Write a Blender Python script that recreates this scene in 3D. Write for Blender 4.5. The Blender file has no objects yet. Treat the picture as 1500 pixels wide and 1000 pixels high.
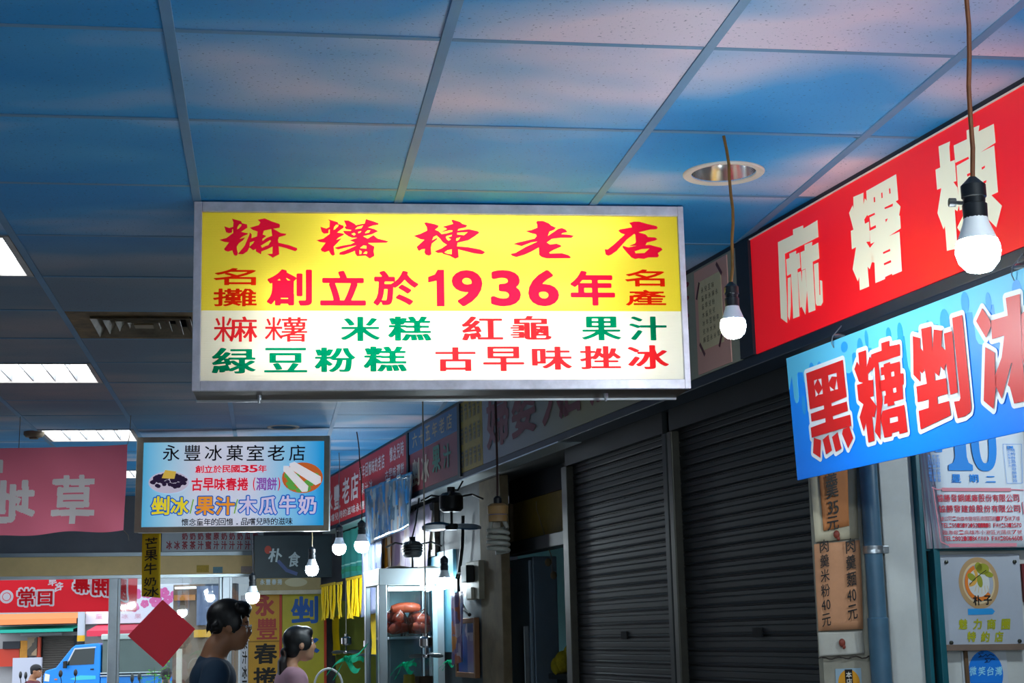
import bpy, bmesh, math, random
import numpy as np
from mathutils import Matrix, Vector
random.seed(4); R = math.radians
SC = bpy.context.scene; COL = SC.collection

# ------------------------------------------------------------------ camera
FPX, PIT, ROLL = 2311.375, 0.183001, -0.0243687
CZ, CEIL = 1.56, 2.8565                     # eye height, ceiling height
GY, GX0, GY0, TILE = 0.1547665, -1.315149, 3.12604, 0.6   # ceiling grid
cr, sr, cp, sp = math.cos(ROLL), math.sin(ROLL), math.cos(PIT), math.sin(PIT)
RX, UP, FW = Vector((1, 0, 0)), Vector((0, -sp, cp)), Vector((0, cp, sp))
RA, UA = RX*cr + UP*sr, RX*-sr + UP*cr
cd = bpy.data.cameras.new('camera'); cam = bpy.data.objects.new('camera', cd); COL.objects.link(cam)
cd.sensor_width = 36; cd.lens = 36*FPX/1500; cd.clip_start = .05; cd.clip_end = 300
cam.matrix_world = Matrix(((RA.x, UA.x, -FW.x, 0), (RA.y, UA.y, -FW.y, 0), (RA.z, UA.z, -FW.z, CZ), (0, 0, 0, 1)))
SC.camera = cam
EYE = Vector((0, 0, CZ))
def ray(px, py):
    return RA*((px-750)/FPX) + UA*((500-py)/FPX) + FW
def atY(px, py, Y):
    r = ray(px, py); return EYE + r*(Y/r.y)
def atZ(px, py, Z):
    r = ray(px, py); return EYE + r*((Z-CZ)/r.z)
def onplane(px, py, P, n):
    r = ray(px, py); return EYE + r*((P-EYE).dot(n)/r.dot(n))

# ------------------------------------------------------------------ world, exposure
SC.view_settings.view_transform = 'Standard'; SC.view_settings.look = 'None'
SC.view_settings.gamma = 1; SC.view_settings.use_curve_mapping = False
SC.view_settings.exposure = 0.0
wd = bpy.data.worlds.new('overcast_sky'); SC.world = wd; wd.use_nodes = True
wd.node_tree.nodes['Background'].inputs[0].default_value = (.80, .90, 1, 1)
wd.node_tree.nodes['Background'].inputs[1].default_value = 2.8
BULB_E, TROFFER_E, TUBE_E = 470, 11, 14.5

# ------------------------------------------------------------------ materials
def lin(h):
    if not isinstance(h, str): return tuple(h)[:3]
    h = h.lstrip('#'); c = [int(h[i:i+2], 16)/255 for i in (0, 2, 4)]
    return tuple(x/12.92 if x <= .04045 else ((x+.055)/1.055)**2.4 for x in c)
MATS = {}
def mat(name, col, rough=.6, metal=0, emit=0, ecol=None, var=.0, vscale=8, spec=.4, bump=0, trans=0):
    """procedural principled surface; var = amount of grime variation"""
    if name in MATS: return MATS[name]
    m = bpy.data.materials.new(name); m.use_nodes = True; nt = m.node_tree; b = nt.nodes['Principled BSDF']
    c = lin(col); b.inputs['Base Color'].default_value = (*c, 1)
    b.inputs['Roughness'].default_value = rough; b.inputs['Metallic'].default_value = metal
    b.inputs['Specular IOR Level'].default_value = spec
    if emit:
        b.inputs['Emission Color'].default_value = (*(lin(ecol) if ecol else c), 1); b.inputs['Emission Strength'].default_value = emit
    if var or bump:
        tc = nt.nodes.new('ShaderNodeTexCoord'); n = nt.nodes.new('ShaderNodeTexNoise')
        n.inputs['Scale'].default_value = vscale; n.inputs['Detail'].default_value = 6; n.inputs['Roughness'].default_value = .65
        nt.links.new(tc.outputs['Object'], n.inputs['Vector'])
        if var:
            rp = nt.nodes.new('ShaderNodeValToRGB'); rp.color_ramp.elements[0].position = .3; rp.color_ramp.elements[1].position = .7
            rp.color_ramp.elements[0].color = (*[x*(1-var) for x in c], 1); rp.color_ramp.elements[1].color = (*[min(1, x*(1+var*.4)) for x in c], 1)
            nt.links.new(n.outputs['Fac'], rp.inputs['Fac']); nt.links.new(rp.outputs['Color'], b.inputs['Base Color'])
        if bump:
            bp = nt.nodes.new('ShaderNodeBump'); bp.inputs['Strength'].default_value = bump; bp.inputs['Distance'].default_value = .01
            nt.links.new(n.outputs['Fac'], bp.inputs['Height']); nt.links.new(bp.outputs['Normal'], b.inputs['Normal'])
    MATS[name] = m; return m
def film(name, col, gloss=.03):
    """coloured translucent vinyl on a backlit panel: filters the light that comes through"""
    if name in MATS: return MATS[name]
    m = bpy.data.materials.new(name); m.use_nodes = True; nt = m.node_tree; nt.nodes.clear()
    o = nt.nodes.new('ShaderNodeOutputMaterial'); t = nt.nodes.new('ShaderNodeBsdfTransparent'); t.inputs[0].default_value = (*lin(col), 1)
    g = nt.nodes.new('ShaderNodeBsdfDiffuse'); g.inputs[0].default_value = (*lin(col), 1)
    x = nt.nodes.new('ShaderNodeMixShader'); x.inputs[0].default_value = gloss
    nt.links.new(t.outputs[0], x.inputs[1]); nt.links.new(g.outputs[0], x.inputs[2]); nt.links.new(x.outputs[0], o.inputs[0])
    MATS[name] = m; return m
def translucent(name, col, tcol=None, fac=.5, scale=0):
    if name in MATS: return MATS[name]
    m = bpy.data.materials.new(name); m.use_nodes = True; nt = m.node_tree; nt.nodes.clear()
    o = nt.nodes.new('ShaderNodeOutputMaterial'); d = nt.nodes.new('ShaderNodeBsdfDiffuse'); d.inputs[0].default_value = (*lin(col), 1)
    t = nt.nodes.new('ShaderNodeBsdfTranslucent'); t.inputs[0].default_value = (*lin(tcol or col), 1)
    x = nt.nodes.new('ShaderNodeMixShader'); x.inputs[0].default_value = fac
    nt.links.new(d.outputs[0], x.inputs[1]); nt.links.new(t.outputs[0], x.inputs[2]); nt.links.new(x.outputs[0], o.inputs[0])
    if scale:
        tc = nt.nodes.new('ShaderNodeTexCoord'); w = nt.nodes.new('ShaderNodeTexWave'); w.bands_direction = 'Z'; w.inputs['Scale'].default_value = scale
        bp = nt.nodes.new('ShaderNodeBump'); bp.inputs['Strength'].default_value = .25; bp.inputs['Distance'].default_value = .003
        nt.links.new(tc.outputs['Object'], w.inputs['Vector']); nt.links.new(w.outputs['Fac'], bp.inputs['Height'])
        nt.links.new(bp.outputs['Normal'], d.inputs['Normal'])
    MATS[name] = m; return m
def glass(name, tint='#f2fbff', refl=.10, rough=.02):
    if name in MATS: return MATS[name]
    m = bpy.data.materials.new(name); m.use_nodes = True; nt = m.node_tree; nt.nodes.clear()
    o = nt.nodes.new('ShaderNodeOutputMaterial'); t = nt.nodes.new('ShaderNodeBsdfTransparent'); t.inputs[0].default_value = (*lin(tint), 1)
    g = nt.nodes.new('ShaderNodeBsdfGlossy'); g.inputs['Roughness'].default_value = rough
    x = nt.nodes.new('ShaderNodeMixShader'); f = nt.nodes.new('ShaderNodeFresnel'); f.inputs[0].default_value = 1.5
    a = nt.nodes.new('ShaderNodeMath'); a.operation = 'ADD'; a.inputs[1].default_value = refl; a.use_clamp = True
    nt.links.new(f.outputs[0], a.inputs[0]); nt.links.new(a.outputs[0], x.inputs[0])
    nt.links.new(t.outputs[0], x.inputs[1]); nt.links.new(g.outputs[0], x.inputs[2]); nt.links.new(x.outputs[0], o.inputs[0])
    MATS[name] = m; return m
def collage(name, cols, scale=14, rough=.4, stretch=(1, 1, 1), emit=0):
    """a printed sheet seen too far away to read: patches of its own printed colours"""
    if name in MATS: return MATS[name]
    m = mat(name, cols[0], rough); nt = m.node_tree; b = nt.nodes['Principled BSDF']
    tc = nt.nodes.new('ShaderNodeTexCoord'); mp = nt.nodes.new('ShaderNodeMapping'); mp.inputs['Scale'].default_value = stretch
    v = nt.nodes.new('ShaderNodeTexVoronoi'); v.inputs['Scale'].default_value = scale; v.distance = 'CHEBYCHEV'
    s = nt.nodes.new('ShaderNodeSeparateColor'); rp = nt.nodes.new('ShaderNodeValToRGB'); rp.color_ramp.interpolation = 'CONSTANT'
    e = rp.color_ramp.elements
    while len(e) < len(cols): e.new(.5)
    for i, c in enumerate(cols): e[i].position = i/len(cols); e[i].color = (*lin(c), 1)
    L = nt.links.new
    L(tc.outputs['Object'], mp.inputs['Vector']); L(mp.outputs[0], v.inputs['Vector']); L(v.outputs['Color'], s.inputs[0]); L(s.outputs[0], rp.inputs[0])
    L(rp.outputs[0], b.inputs['Base Color'])
    if emit: L(rp.outputs[0], b.inputs['Emission Color']); b.inputs['Emission Strength'].default_value = emit
    return m

# ------------------------------------------------------------------ mesh building
class MB:
    def __init__(s): s.v = []; s.f = []
    def add(s, vs, fs):
        n = len(s.v); s.v += [tuple(p) for p in vs]; s.f += [tuple(i+n for i in f) for f in fs]; return s
    def box(s, a, b):
        x0, y0, z0 = a; x1, y1, z1 = b
        x0, x1 = sorted((x0, x1)); y0, y1 = sorted((y0, y1)); z0, z1 = sorted((z0, z1))
        return s.add([(x0,y0,z0),(x1,y0,z0),(x1,y1,z0),(x0,y1,z0),(x0,y0,z1),(x1,y0,z1),(x1,y1,z1),(x0,y1,z1)],
            [(0,3,2,1),(4,5,6,7),(0,1,5,4),(1,2,6,5),(2,3,7,6),(3,0,4,7)])
    def prism(s, pts, y0, y1):
        """outline in X,Z pushed from y0 to y1"""
        n = len(pts); s.add([(x, y0, z) for x, z in pts]+[(x, y1, z) for x, z in pts],
            [tuple(range(n)), tuple(range(2*n-1, n-1, -1))]+[(i, i+n, (i+1) % n+n, (i+1) % n) for i in range(n)]); return s
    def tube(s, pts, r, seg=10, caps=True):
        pts = [Vector(p) for p in pts]; rs = r if isinstance(r, (list, tuple)) else [r]*len(pts)
        vs = []; fs = []; prev = None
        for i, p in enumerate(pts):
            t = (pts[min(i+1, len(pts)-1)]-pts[max(i-1, 0)]); t = t.normalized() if t.length > 1e-9 else Vector((0, 0, 1))
            if prev is None:
                a = Vector((0, 0, 1)) if abs(t.z) < .9 else Vector((1, 0, 0)); u = t.cross(a).normalized()
            else:
                u = prev - t*prev.dot(t); u = u.normalized() if u.length > 1e-6 else t.orthogonal().normalized()
            prev = u; w = t.cross(u)
            vs += [p + (u*math.cos(2*math.pi*k/seg)+w*math.sin(2*math.pi*k/seg))*rs[i] for k in range(seg)]
        for i in range(len(pts)-1):
            for k in range(seg): fs.append((i*seg+k, i*seg+(k+1) % seg, (i+1)*seg+(k+1) % seg, (i+1)*seg+k))
        if caps: fs.append(tuple(range(seg-1, -1, -1))); fs.append(tuple(range((len(pts)-1)*seg, len(pts)*seg)))
        return s.add(vs, fs)
    def lathe(s, prof, c=(0, 0, 0), seg=24, cap=True):
        """prof = [(radius, z)] round the vertical axis at c"""
        vs = [(c[0]+r*math.cos(2*math.pi*k/seg), c[1]+r*math.sin(2*math.pi*k/seg), c[2]+z) for r, z in prof for k in range(seg)]
        fs = [(i*seg+k, i*seg+(k+1) % seg, (i+1)*seg+(k+1) % seg, (i+1)*seg+k) for i in range(len(prof)-1) for k in range(seg)]
        if cap: fs += [tuple(range(seg-1, -1, -1)), tuple(range((len(prof)-1)*seg, len(prof)*seg))]
        return s.add(vs, fs)
    def ball(s, c, r, seg=16, rings=10, rot=None):
        r = r if isinstance(r, (list, tuple)) else (r, r, r); vs = []; c = Vector(c)
        q = []
        for i in range(rings+1):
            a = math.pi*i/rings
            for k in range(seg):
                b = 2*math.pi*k/seg; p = Vector((r[0]*math.sin(a)*math.cos(b), r[1]*math.sin(a)*math.sin(b), r[2]*math.cos(a)))
                if rot is not None: p = rot @ p
                q.append(c+p)
        fs = [(i*seg+k, (i+1)*seg+k, (i+1)*seg+(k+1) % seg, i*seg+(k+1) % seg) for i in range(rings) for k in range(seg)]
        return s.add(q, fs)
    def grid(s, fn, nx, ny):
        vs = [fn(i/nx, j/ny) for j in range(ny+1) for i in range(nx+1)]
        return s.add(vs, [(j*(nx+1)+i, j*(nx+1)+i+1, (j+1)*(nx+1)+i+1, (j+1)*(nx+1)+i) for j in range(ny) for i in range(nx)])
    def disc(s, c, rx, rz, y, seg=28, a0=0, a1=2*math.pi):
        return s.add([(c[0]+rx*math.cos(a0+(a1-a0)*k/seg), y, c[1]+rz*math.sin(a0+(a1-a0)*k/seg)) for k in range(seg)], [tuple(range(seg))])
    def strokes(s, pts, w, y):
        """flat painted stroke through X,Z points"""
        for (a, b) in zip(pts, pts[1:]):
            a = Vector(a); b = Vector(b); d = (b-a); n = Vector((-d.y, d.x)); n = n.normalized()*w/2 if n.length else n
            e = d.normalized()*w*.3 if d.length else d
            q = [a-e+n, a-e-n, b+e-n, b+e+n]; s.add([(p.x, y, p.y) for p in q], [(0, 1, 2, 3)])
        return s
    def build(s, name, m, parent=None, smooth=False, bevel=0, kind=None, label=None, solid=0):
        me = bpy.data.meshes.new(name); me.from_pydata(s.v, [], s.f); me.update()
        if m: me.materials.append(m)
        if smooth:
            me.polygons.foreach_set('use_smooth', [True]*len(me.polygons))
            me.set_sharp_from_angle(angle=R(42))
        o = bpy.data.objects.new(name, me); COL.objects.link(o)
        if parent: o.parent = parent
        if bevel:
            md = o.modifiers.new('bevel', 'BEVEL'); md.width = bevel; md.segments = 2; md.limit_method = 'ANGLE'; md.angle_limit = R(40)
        if solid:
            md = o.modifiers.new('solid', 'SOLIDIFY'); md.thickness = solid
        if kind: o['kind'] = kind
        if label: o['label'] = label
        return o
def tag(o, label, cat, group=None):
    o['label'] = label; o['category'] = cat
    if group: o['group'] = group
    return o
def thing(name, label, cat, M=None, group=None):
    o = bpy.data.objects.new(name, None); COL.objects.link(o); o.empty_display_size = .05
    if M is not None: o.matrix_world = M if isinstance(M, Matrix) else Matrix.Translation(M)
    return tag(o, label, cat, group)
def struct(mb, name, m, **k): return mb.build(name, m, kind='structure', **k)
def copy_thing(r, M, label):
    c = r.copy(); COL.objects.link(c); c.matrix_world = M; c['label'] = label
    for ch in r.children:
        d = ch.copy(); COL.objects.link(d); d.parent = c
        for g in ch.children:
            e = g.copy(); COL.objects.link(e); e.parent = d
    return c
class Fr:
    """upright face: X to the viewer's right, Y into the thing, Z up"""
    def __init__(s, o, x, y=None):
        s.o = Vector(o); s.x = Vector(x).normalized(); s.z = Vector((0, 0, 1)); s.y = s.z.cross(s.x).normalized() if y is None else Vector(y)
        if y is not None: s.z = s.x.cross(s.y)
        s.M = Matrix(((s.x.x, s.y.x, s.z.x, s.o.x), (s.x.y, s.y.y, s.z.y, s.o.y), (s.x.z, s.y.z, s.z.z, s.o.z), (0, 0, 0, 1)))
    def L(s, px, py, y=0):
        p = onplane(px, py, s.o + s.y*y, s.y) - s.o
        return (p.dot(s.x), p.dot(s.z))
    def W(s, x, y, z): return s.o + s.x*x + s.y*y + s.z*z
    def at(s, x, y, z): return Fr(s.W(x, y, z), s.x, s.y)
    def rect(s, x0, y0, x1, y1, y=0):
        """photo box -> (x0,z0,x1,z1) on the plane Y=y"""
        a = s.L(x0, (y0+y1)/2, y)[0]; b = s.L(x1, (y0+y1)/2, y)[0]; xm = (x0+x1)/2
        return (a, s.L(xm, y1, y)[1], b, s.L(xm, y0, y)[1])

# ------------------------------------------------------------------ lettering: outlines of the built-in font, thickened and fitted
CH = {}
def load_chars(chars):
    chars = [c for c in dict.fromkeys(chars) if c.strip() and c not in CH]; obs = []
    for c in chars:
        cu = bpy.data.curves.new('glyph', 'FONT'); cu.body = c; cu.resolution_u = 4; o = bpy.data.objects.new('glyph', cu); COL.objects.link(o); obs.append(o)
    bpy.context.view_layer.update(); dg = bpy.context.evaluated_depsgraph_get()
    for c, o in zip(chars, obs):
        e = o.evaluated_get(dg); me = e.to_mesh()
        v = np.array([(p.co.x, p.co.y) for p in me.vertices]) if len(me.vertices) else np.zeros((0, 2))
        fs = [tuple(p.vertices) for p in me.polygons]; cnt = {}
        for f in fs:
            for a, b in zip(f, f[1:]+f[:1]):
                k = (a, b) if a < b else (b, a); cnt[k] = cnt.get(k, 0)+1
        ed = np.array([k for k, n in cnt.items() if n == 1]); CH[c] = (v, fs, v[ed] if len(ed) else None); e.to_mesh_clear()
    for o in obs:
        cu = o.data; bpy.data.objects.remove(o); bpy.data.curves.remove(cu)
GC = {}
def glyph(c, bx=0, by=0, res=60):
    k = (c, bx, by, res)
    if k in GC: return GC[k]
    if c not in CH: load_chars(c)
    v, fs, seg = CH[c]
    if seg is None or (bx <= 0 and by <= 0): GC[k] = (v, fs); return GC[k]
    S = np.array([1/max(bx, 1e-4), 1/max(by, 1e-4)])
    lo = v.min(0)-[bx*1.3, by*1.3]; hi = v.max(0)+[bx*1.3, by*1.3]; st = max(hi-lo)/res
    nx, ny = np.ceil((hi-lo)/st).astype(int)+1
    X, Y = np.meshgrid(lo[0]+st*np.arange(nx), lo[1]+st*np.arange(ny)); P = np.stack([X.ravel(), Y.ravel()], 1)
    A = seg[:, 0]; B = seg[:, 1]; As = A*S; D = (B-A)*S; dd = (D**2).sum(1)+1e-12; best = np.full(len(P), 1e9); ins = np.zeros(len(P), bool)
    Ps = P*S
    for i in range(len(A)):
        q = Ps-As[i]; t = np.clip((q@D[i])/dd[i], 0, 1); best = np.minimum(best, ((q-t[:, None]*D[i])**2).sum(1))
        a, b = A[i], B[i]; cr_ = (a[1] > P[:, 1]) != (b[1] > P[:, 1])
        with np.errstate(divide='ignore', invalid='ignore'):
            xi = a[0]+(P[:, 1]-a[1])/(b[1]-a[1])*(b[0]-a[0])
        ins ^= cr_ & (P[:, 0] < xi)
    d = np.sqrt(best); F = np.where(ins, -1-d, d-1).reshape(ny, nx)
    inn = F < 0; ov = []; of = []
    for j in range(ny-1):
        i = 0
        while i < nx-1:
            k4 = int(inn[j, i])+int(inn[j, i+1])+int(inn[j+1, i])+int(inn[j+1, i+1])
            if k4 == 4:
                i0 = i
                while i < nx-1 and i-i0 < 5 and inn[j, i] and inn[j, i+1] and inn[j+1, i] and inn[j+1, i+1]: i += 1
                n = len(ov); ov += [(X[j, i0], Y[j, 0]), (X[j, i], Y[j, 0]), (X[j, i], Y[j+1, 0]), (X[j, i0], Y[j+1, 0])]; of.append((n, n+1, n+2, n+3)); continue
            if k4:
                cs = [(i, j), (i+1, j), (i+1, j+1), (i, j+1)]; pl = []
                for a, b in zip(cs, cs[1:]+cs[:1]):
                    fa, fb = F[a[1], a[0]], F[b[1], b[0]]; pa = (X[0, a[0]], Y[a[1], 0]); pb = (X[0, b[0]], Y[b[1], 0])
                    if fa < 0: pl.append(pa)
                    if (fa < 0) != (fb < 0):
                        t = fa/(fa-fb); pl.append((pa[0]+(pb[0]-pa[0])*t, pa[1]+(pb[1]-pa[1])*t))
                if len(pl) > 2: n = len(ov); ov += pl; of.append(tuple(range(n, n+len(pl))))
            i += 1
    GC[k] = (np.array(ov), of); return GC[k]
COMBO = {'A': [('米', 0, 0, .44, 1), ('麻', .36, 0, 1, 1)], 'B': [('米', 0, .06, .42, 1), ('薯', .38, 0, 1, 1)], 'C': [('米', 0, 0, .42, 1), ('署', .38, 0, 1, 1)]}
class Let(MB):
    """flat lettering in X,Z at depth y"""
    def ch(s, c, r, bx=0, by=0, y=-.002, warp=None, mirror=False, em=False, res=60):
        x0, z0, x1, z1 = r
        if c in COMBO:
            for (k, a, b, e, f) in COMBO[c]: s.ch(k, (x0+(x1-x0)*a, z0+(z1-z0)*b, x0+(x1-x0)*e, z0+(z1-z0)*f), bx*.62, by*.8, y, warp, mirror, em, res)
            return s
        if not c.strip(): return s
        v, fs = glyph(c, bx, by, res)
        if len(v) == 0: return s
        v = np.asarray(v, float)
        if em: lo = np.array([0., -.12]); hi = np.array([1., .88])
        else: lo = v.min(0); hi = v.max(0)
        q = (v-lo)/np.maximum(hi-lo, 1e-6)
        if mirror: q = np.stack([1-q[:, 0], q[:, 1]], 1)
        if warp: q = np.array([warp(a, b) for a, b in q])
        return s.add([(x0+(x1-x0)*a, y, z0+(z1-z0)*b) for a, b in q], fs)
    def line(s, t, r, bx=0, by=0, y=-.002, mirror=False, gap=.06, vert=False, warp=None, res=40):
        x0, z0, x1, z1 = r; n = len(t)
        for i, c in enumerate(t):
            if c == ' ': continue
            j = n-1-i if mirror else i
            narrow = ord(c) < 128 or c in '（）．'
            g = gap
            if vert: h = (z1-z0)/n; rr = (x0, z1-h*(i+1)+h*g, x1, z1-h*i-h*g)
            else: w = (x1-x0)/n; rr = (x0+w*j+w*g, z0, x0+w*(j+1)-w*g, z1)
            if c in '.．': rr = (rr[0]+(rr[2]-rr[0])*.35, rr[1]+(rr[3]-rr[1])*.1, rr[0]+(rr[2]-rr[0])*.65, rr[1]+(rr[3]-rr[1])*.25)
            if c in '一二': rr = (rr[0], rr[1]+(rr[3]-rr[1])*.2, rr[2], rr[1]+(rr[3]-rr[1])*.8)
            s.ch(c, rr, bx, by, y, warp, mirror, False, res)
        return s
from mathutils.geometry import tessellate_polygon
TRC = [0]
def traced(L, F, x0, y0, s, pieces, y, fat=0, mir=False):
    """sign-painter's letters: outlines with holes ('outline|hole|hole') on the plane of F"""
    for pc_ in pieces:
        loops = [[F.L(x0+float(p.split(',')[0])/s, y0+float(p.split(',')[1])/s, y) for p in q_.split()] for q_ in pc_.split('|')]
        if not fat:
            tri = tessellate_polygon([[Vector((a, b, 0)) for a, b in l] for l in loops]); L.add([(a, y, b) for l in loops for a, b in l], tri)
        else:
            TRC[0] += 1; k = 'traced%d' % TRC[0]; v = np.array([p for l in loops for p in l]); sg = np.array([[l[i], l[(i+1) % len(l)]] for l in loops for i in range(len(l))]); CH[k] = (v, [], sg)
            gv, gf = glyph(k, fat, fat, 70); L.add([(a, y, b) for a, b in gv], gf)
    return L
load_chars('米麻薯署棟老店名攤創立於1936年產糕紅龜果汁緑豆粉古早味挫冰永豐菓室民國5春捲潤餅()/剉木瓜牛奶懷念童的回憶品嚐兒時滋黑糖草地日常開幕慶芒六十婦婆人加。')

# ------------------------------------------------------------------ the place: frames
cg, sg = math.cos(GY), math.sin(GY)
GF = Fr((GX0, GY0, CEIL), (cg, sg, 0))                       # ceiling grid, X across the tiles, Y down the arcade
P1, P2 = atZ(1120, 327, CEIL), atZ(599, 628, CEIL)
FF = Fr((P2.x, P2.y, 0), (P1-P2))                            # shop fronts on the right; Y runs into the shops
FB = CZ+.885                                                 # underside of the sign boards
WA = atZ(190, 726, CEIL)
WF = Fr((WA.x, WA.y, 0), (math.cos(R(16.8)), math.sin(R(16.8)), 0))   # end wall of the arcade
STA = onplane(1196, 800, FF.W(0, .13, 0), FF.y)
SF = Fr((STA.x, STA.y, 0), FF.y, -FF.x)                      # pillar face at the end of the shutters, turned to us
def wline(F, y=0): return F.W(0, y, 0)

# ------------------------------------------------------------------ ceiling: painted sky tiles
def sky_tile_mat():
    m = bpy.data.materials.new('sky_tiles'); m.use_nodes = True; nt = m.node_tree; b = nt.nodes['Principled BSDF']; L = nt.links.new
    b.inputs['Roughness'].default_value = .62; b.inputs['Specular IOR Level'].default_value = .35
    tc = nt.nodes.new('ShaderNodeTexCoord'); mp = nt.nodes.new('ShaderNodeMapping'); mp.inputs['Scale'].default_value = (.85, 1.5, 0); mp.inputs['Location'].default_value = (5.15, 2.6, 0)
    L(tc.outputs['Object'], mp.inputs['Vector'])
    # every tile carries its own piece of the printed sky
    dv = nt.nodes.new('ShaderNodeVectorMath'); dv.operation = 'DIVIDE'; dv.inputs[1].default_value = (TILE, TILE, 1); L(tc.outputs['Object'], dv.inputs[0])
    fl = nt.nodes.new('ShaderNodeVectorMath'); fl.operation = 'FLOOR'; L(dv.outputs[0], fl.inputs[0])
    wn = nt.nodes.new('ShaderNodeTexWhiteNoise'); wn.noise_dimensions = '2D'; L(fl.outputs[0], wn.inputs['Vector'])
    sc = nt.nodes.new('ShaderNodeVectorMath'); sc.operation = 'SCALE'; sc.inputs['Scale'].default_value = .35; L(wn.outputs['Color'], sc.inputs[0])
    ad = nt.nodes.new('ShaderNodeVectorMath'); ad.operation = 'ADD'; L(mp.outputs[0], ad.inputs[0]); L(sc.outputs[0], ad.inputs[1])
    n = nt.nodes.new('ShaderNodeTexNoise'); n.inputs['Scale'].default_value = 1.25; n.inputs['Detail'].default_value = 2.4; n.inputs['Roughness'].default_value = .42; n.inputs['Distortion'].default_value = .2
    L(ad.outputs[0], n.inputs['Vector'])
    rp = nt.nodes.new('ShaderNodeValToRGB'); e = rp.color_ramp.elements; e[0].position = .38; e[0].color = (*lin('#1688c8'), 1); e[1].position = .70; e[1].color = (*lin('#dcc8d6'), 1)
    k = e.new(.50); k.color = (*lin('#3796cf'), 1); k = e.new(.59); k.color = (*lin('#93b0d2'), 1)
    L(n.outputs['Fac'], rp.inputs['Fac'])
    # pin-holes of the mineral tiles
    pn = nt.nodes.new('ShaderNodeTexNoise'); pn.inputs['Scale'].default_value = 130; pn.inputs['Detail'].default_value = 2; L(tc.outputs['Object'], pn.inputs['Vector'])
    pr = nt.nodes.new('ShaderNodeValToRGB'); pr.color_ramp.elements[0].position = .27; pr.color_ramp.elements[0].color = (.35, .35, .4, 1); pr.color_ramp.elements[1].position = .36; pr.color_ramp.elements[1].color = (1, 1, 1, 1)
    L(pn.outputs['Fac'], pr.inputs['Fac'])
    mx = nt.nodes.new('ShaderNodeMix'); mx.data_type = 'RGBA'; mx.blend_type = 'MULTIPLY'; mx.inputs['Factor'].default_value = 1
    # shade painted in: tiles left of and behind the big sign mixed towards grey
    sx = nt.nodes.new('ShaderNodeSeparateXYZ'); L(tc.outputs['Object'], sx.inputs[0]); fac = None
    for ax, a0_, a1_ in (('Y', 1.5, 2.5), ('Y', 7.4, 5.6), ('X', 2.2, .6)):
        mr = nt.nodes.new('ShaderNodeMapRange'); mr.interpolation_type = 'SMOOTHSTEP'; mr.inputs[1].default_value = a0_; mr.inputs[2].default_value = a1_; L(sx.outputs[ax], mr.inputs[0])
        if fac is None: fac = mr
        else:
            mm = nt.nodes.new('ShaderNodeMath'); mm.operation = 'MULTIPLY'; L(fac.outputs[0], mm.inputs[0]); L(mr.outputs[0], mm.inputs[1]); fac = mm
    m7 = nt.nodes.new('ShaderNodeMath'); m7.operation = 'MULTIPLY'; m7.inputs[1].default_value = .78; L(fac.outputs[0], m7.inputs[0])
    shade_mix = nt.nodes.new('ShaderNodeMix'); shade_mix.data_type = 'RGBA'; L(m7.outputs[0], shade_mix.inputs['Factor']); L(rp.outputs[0], shade_mix.inputs[6]); shade_mix.inputs[7].default_value = (*lin('#67696b'), 1)
    L(shade_mix.outputs[2], mx.inputs[6]); L(pr.outputs[0], mx.inputs[7]); L(mx.outputs[2], b.inputs['Base Color'])
    bp = nt.nodes.new('ShaderNodeBump'); bp.inputs['Strength'].default_value = .12; bp.inputs['Distance'].default_value = .002; L(pn.outputs['Fac'], bp.inputs['Height']); L(bp.outputs[0], b.inputs['Normal'])
    return m
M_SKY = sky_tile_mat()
LIGHT_CELLS = [(-1, 3), (-1, 7), (-1, 11), (-1, 15), (-1, -1), (-1, -5), (3, -3), (3, -7)]  # negative rows are unseen lights, added behind the viewer for bounce light
VENT_CELL = (0, 5)
holes = set(LIGHT_CELLS) | {VENT_CELL}
c0, c1, r0, r1 = -12, 9, -15, 19
tl = MB(); DL = [(1060, 253, .118), (415, 625, .10)]; DLc = []
for px, py, rd in DL: q = GF.M.inverted() @ atZ(px, py, CEIL); DLc.append((q.x, q.y, rd*.79))
for c in range(c0, c1):
    for r in range(r0, r1):
        if (c, r) in holes: continue
        x, y = c*TILE, r*TILE; sag = random.uniform(0, .0025)
        hit = [k for k in DLc if x < k[0] < x+TILE and y < k[1] < y+TILE]
        if hit:
            hx, hy, hr = hit[0]; X0, X1, Y0, Y1 = x+.008, x+TILE-.008, y+.004, y+TILE-.004; n = 64; vs = []
            for k in range(n):
                a = 2*math.pi*k/n; ca, sa = math.cos(a), math.sin(a); tt = min(((X1-hx)/ca if ca > 1e-9 else (X0-hx)/ca if ca < -1e-9 else 9), ((Y1-hy)/sa if sa > 1e-9 else (Y0-hy)/sa if sa < -1e-9 else 9))
                vs += [(hx+hr*ca, hy+hr*sa, 0), (hx+max(tt, hr)*ca, hy+max(tt, hr)*sa, 0), (hx+hr*ca, hy+hr*sa, .012)]
            tl.add(vs, [(3*k, 3*((k+1) % n), 3*((k+1) % n)+1, 3*k+1) for k in range(n)]+[(3*k, 3*k+2, 3*((k+1) % n)+2, 3*((k+1) % n)) for k in range(n)]); continue
        tl.box((x+.008, y+.004, .0005-sag), (x+TILE-.008, y+TILE-.004, .012))
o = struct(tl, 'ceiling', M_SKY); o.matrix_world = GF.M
g = MB()
for c in range(c0, c1+1): g.box((c*TILE-.0125, r0*TILE, -.004), (c*TILE+.0125, r1*TILE, .03))
M_BAR = mat('bar_paint', '#5a88ad', .6, var=.18, vscale=2.5)
o = struct(g, 'trim_1', M_BAR, bevel=.0012); o.matrix_world = GF.M
g = MB()
for r in range(r0, r1+1):
    for c in range(c0, c1): g.box((c*TILE+.0135, r*TILE-.010, -.0025), (c*TILE+TILE-.0135, r*TILE+.007, .03))
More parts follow.
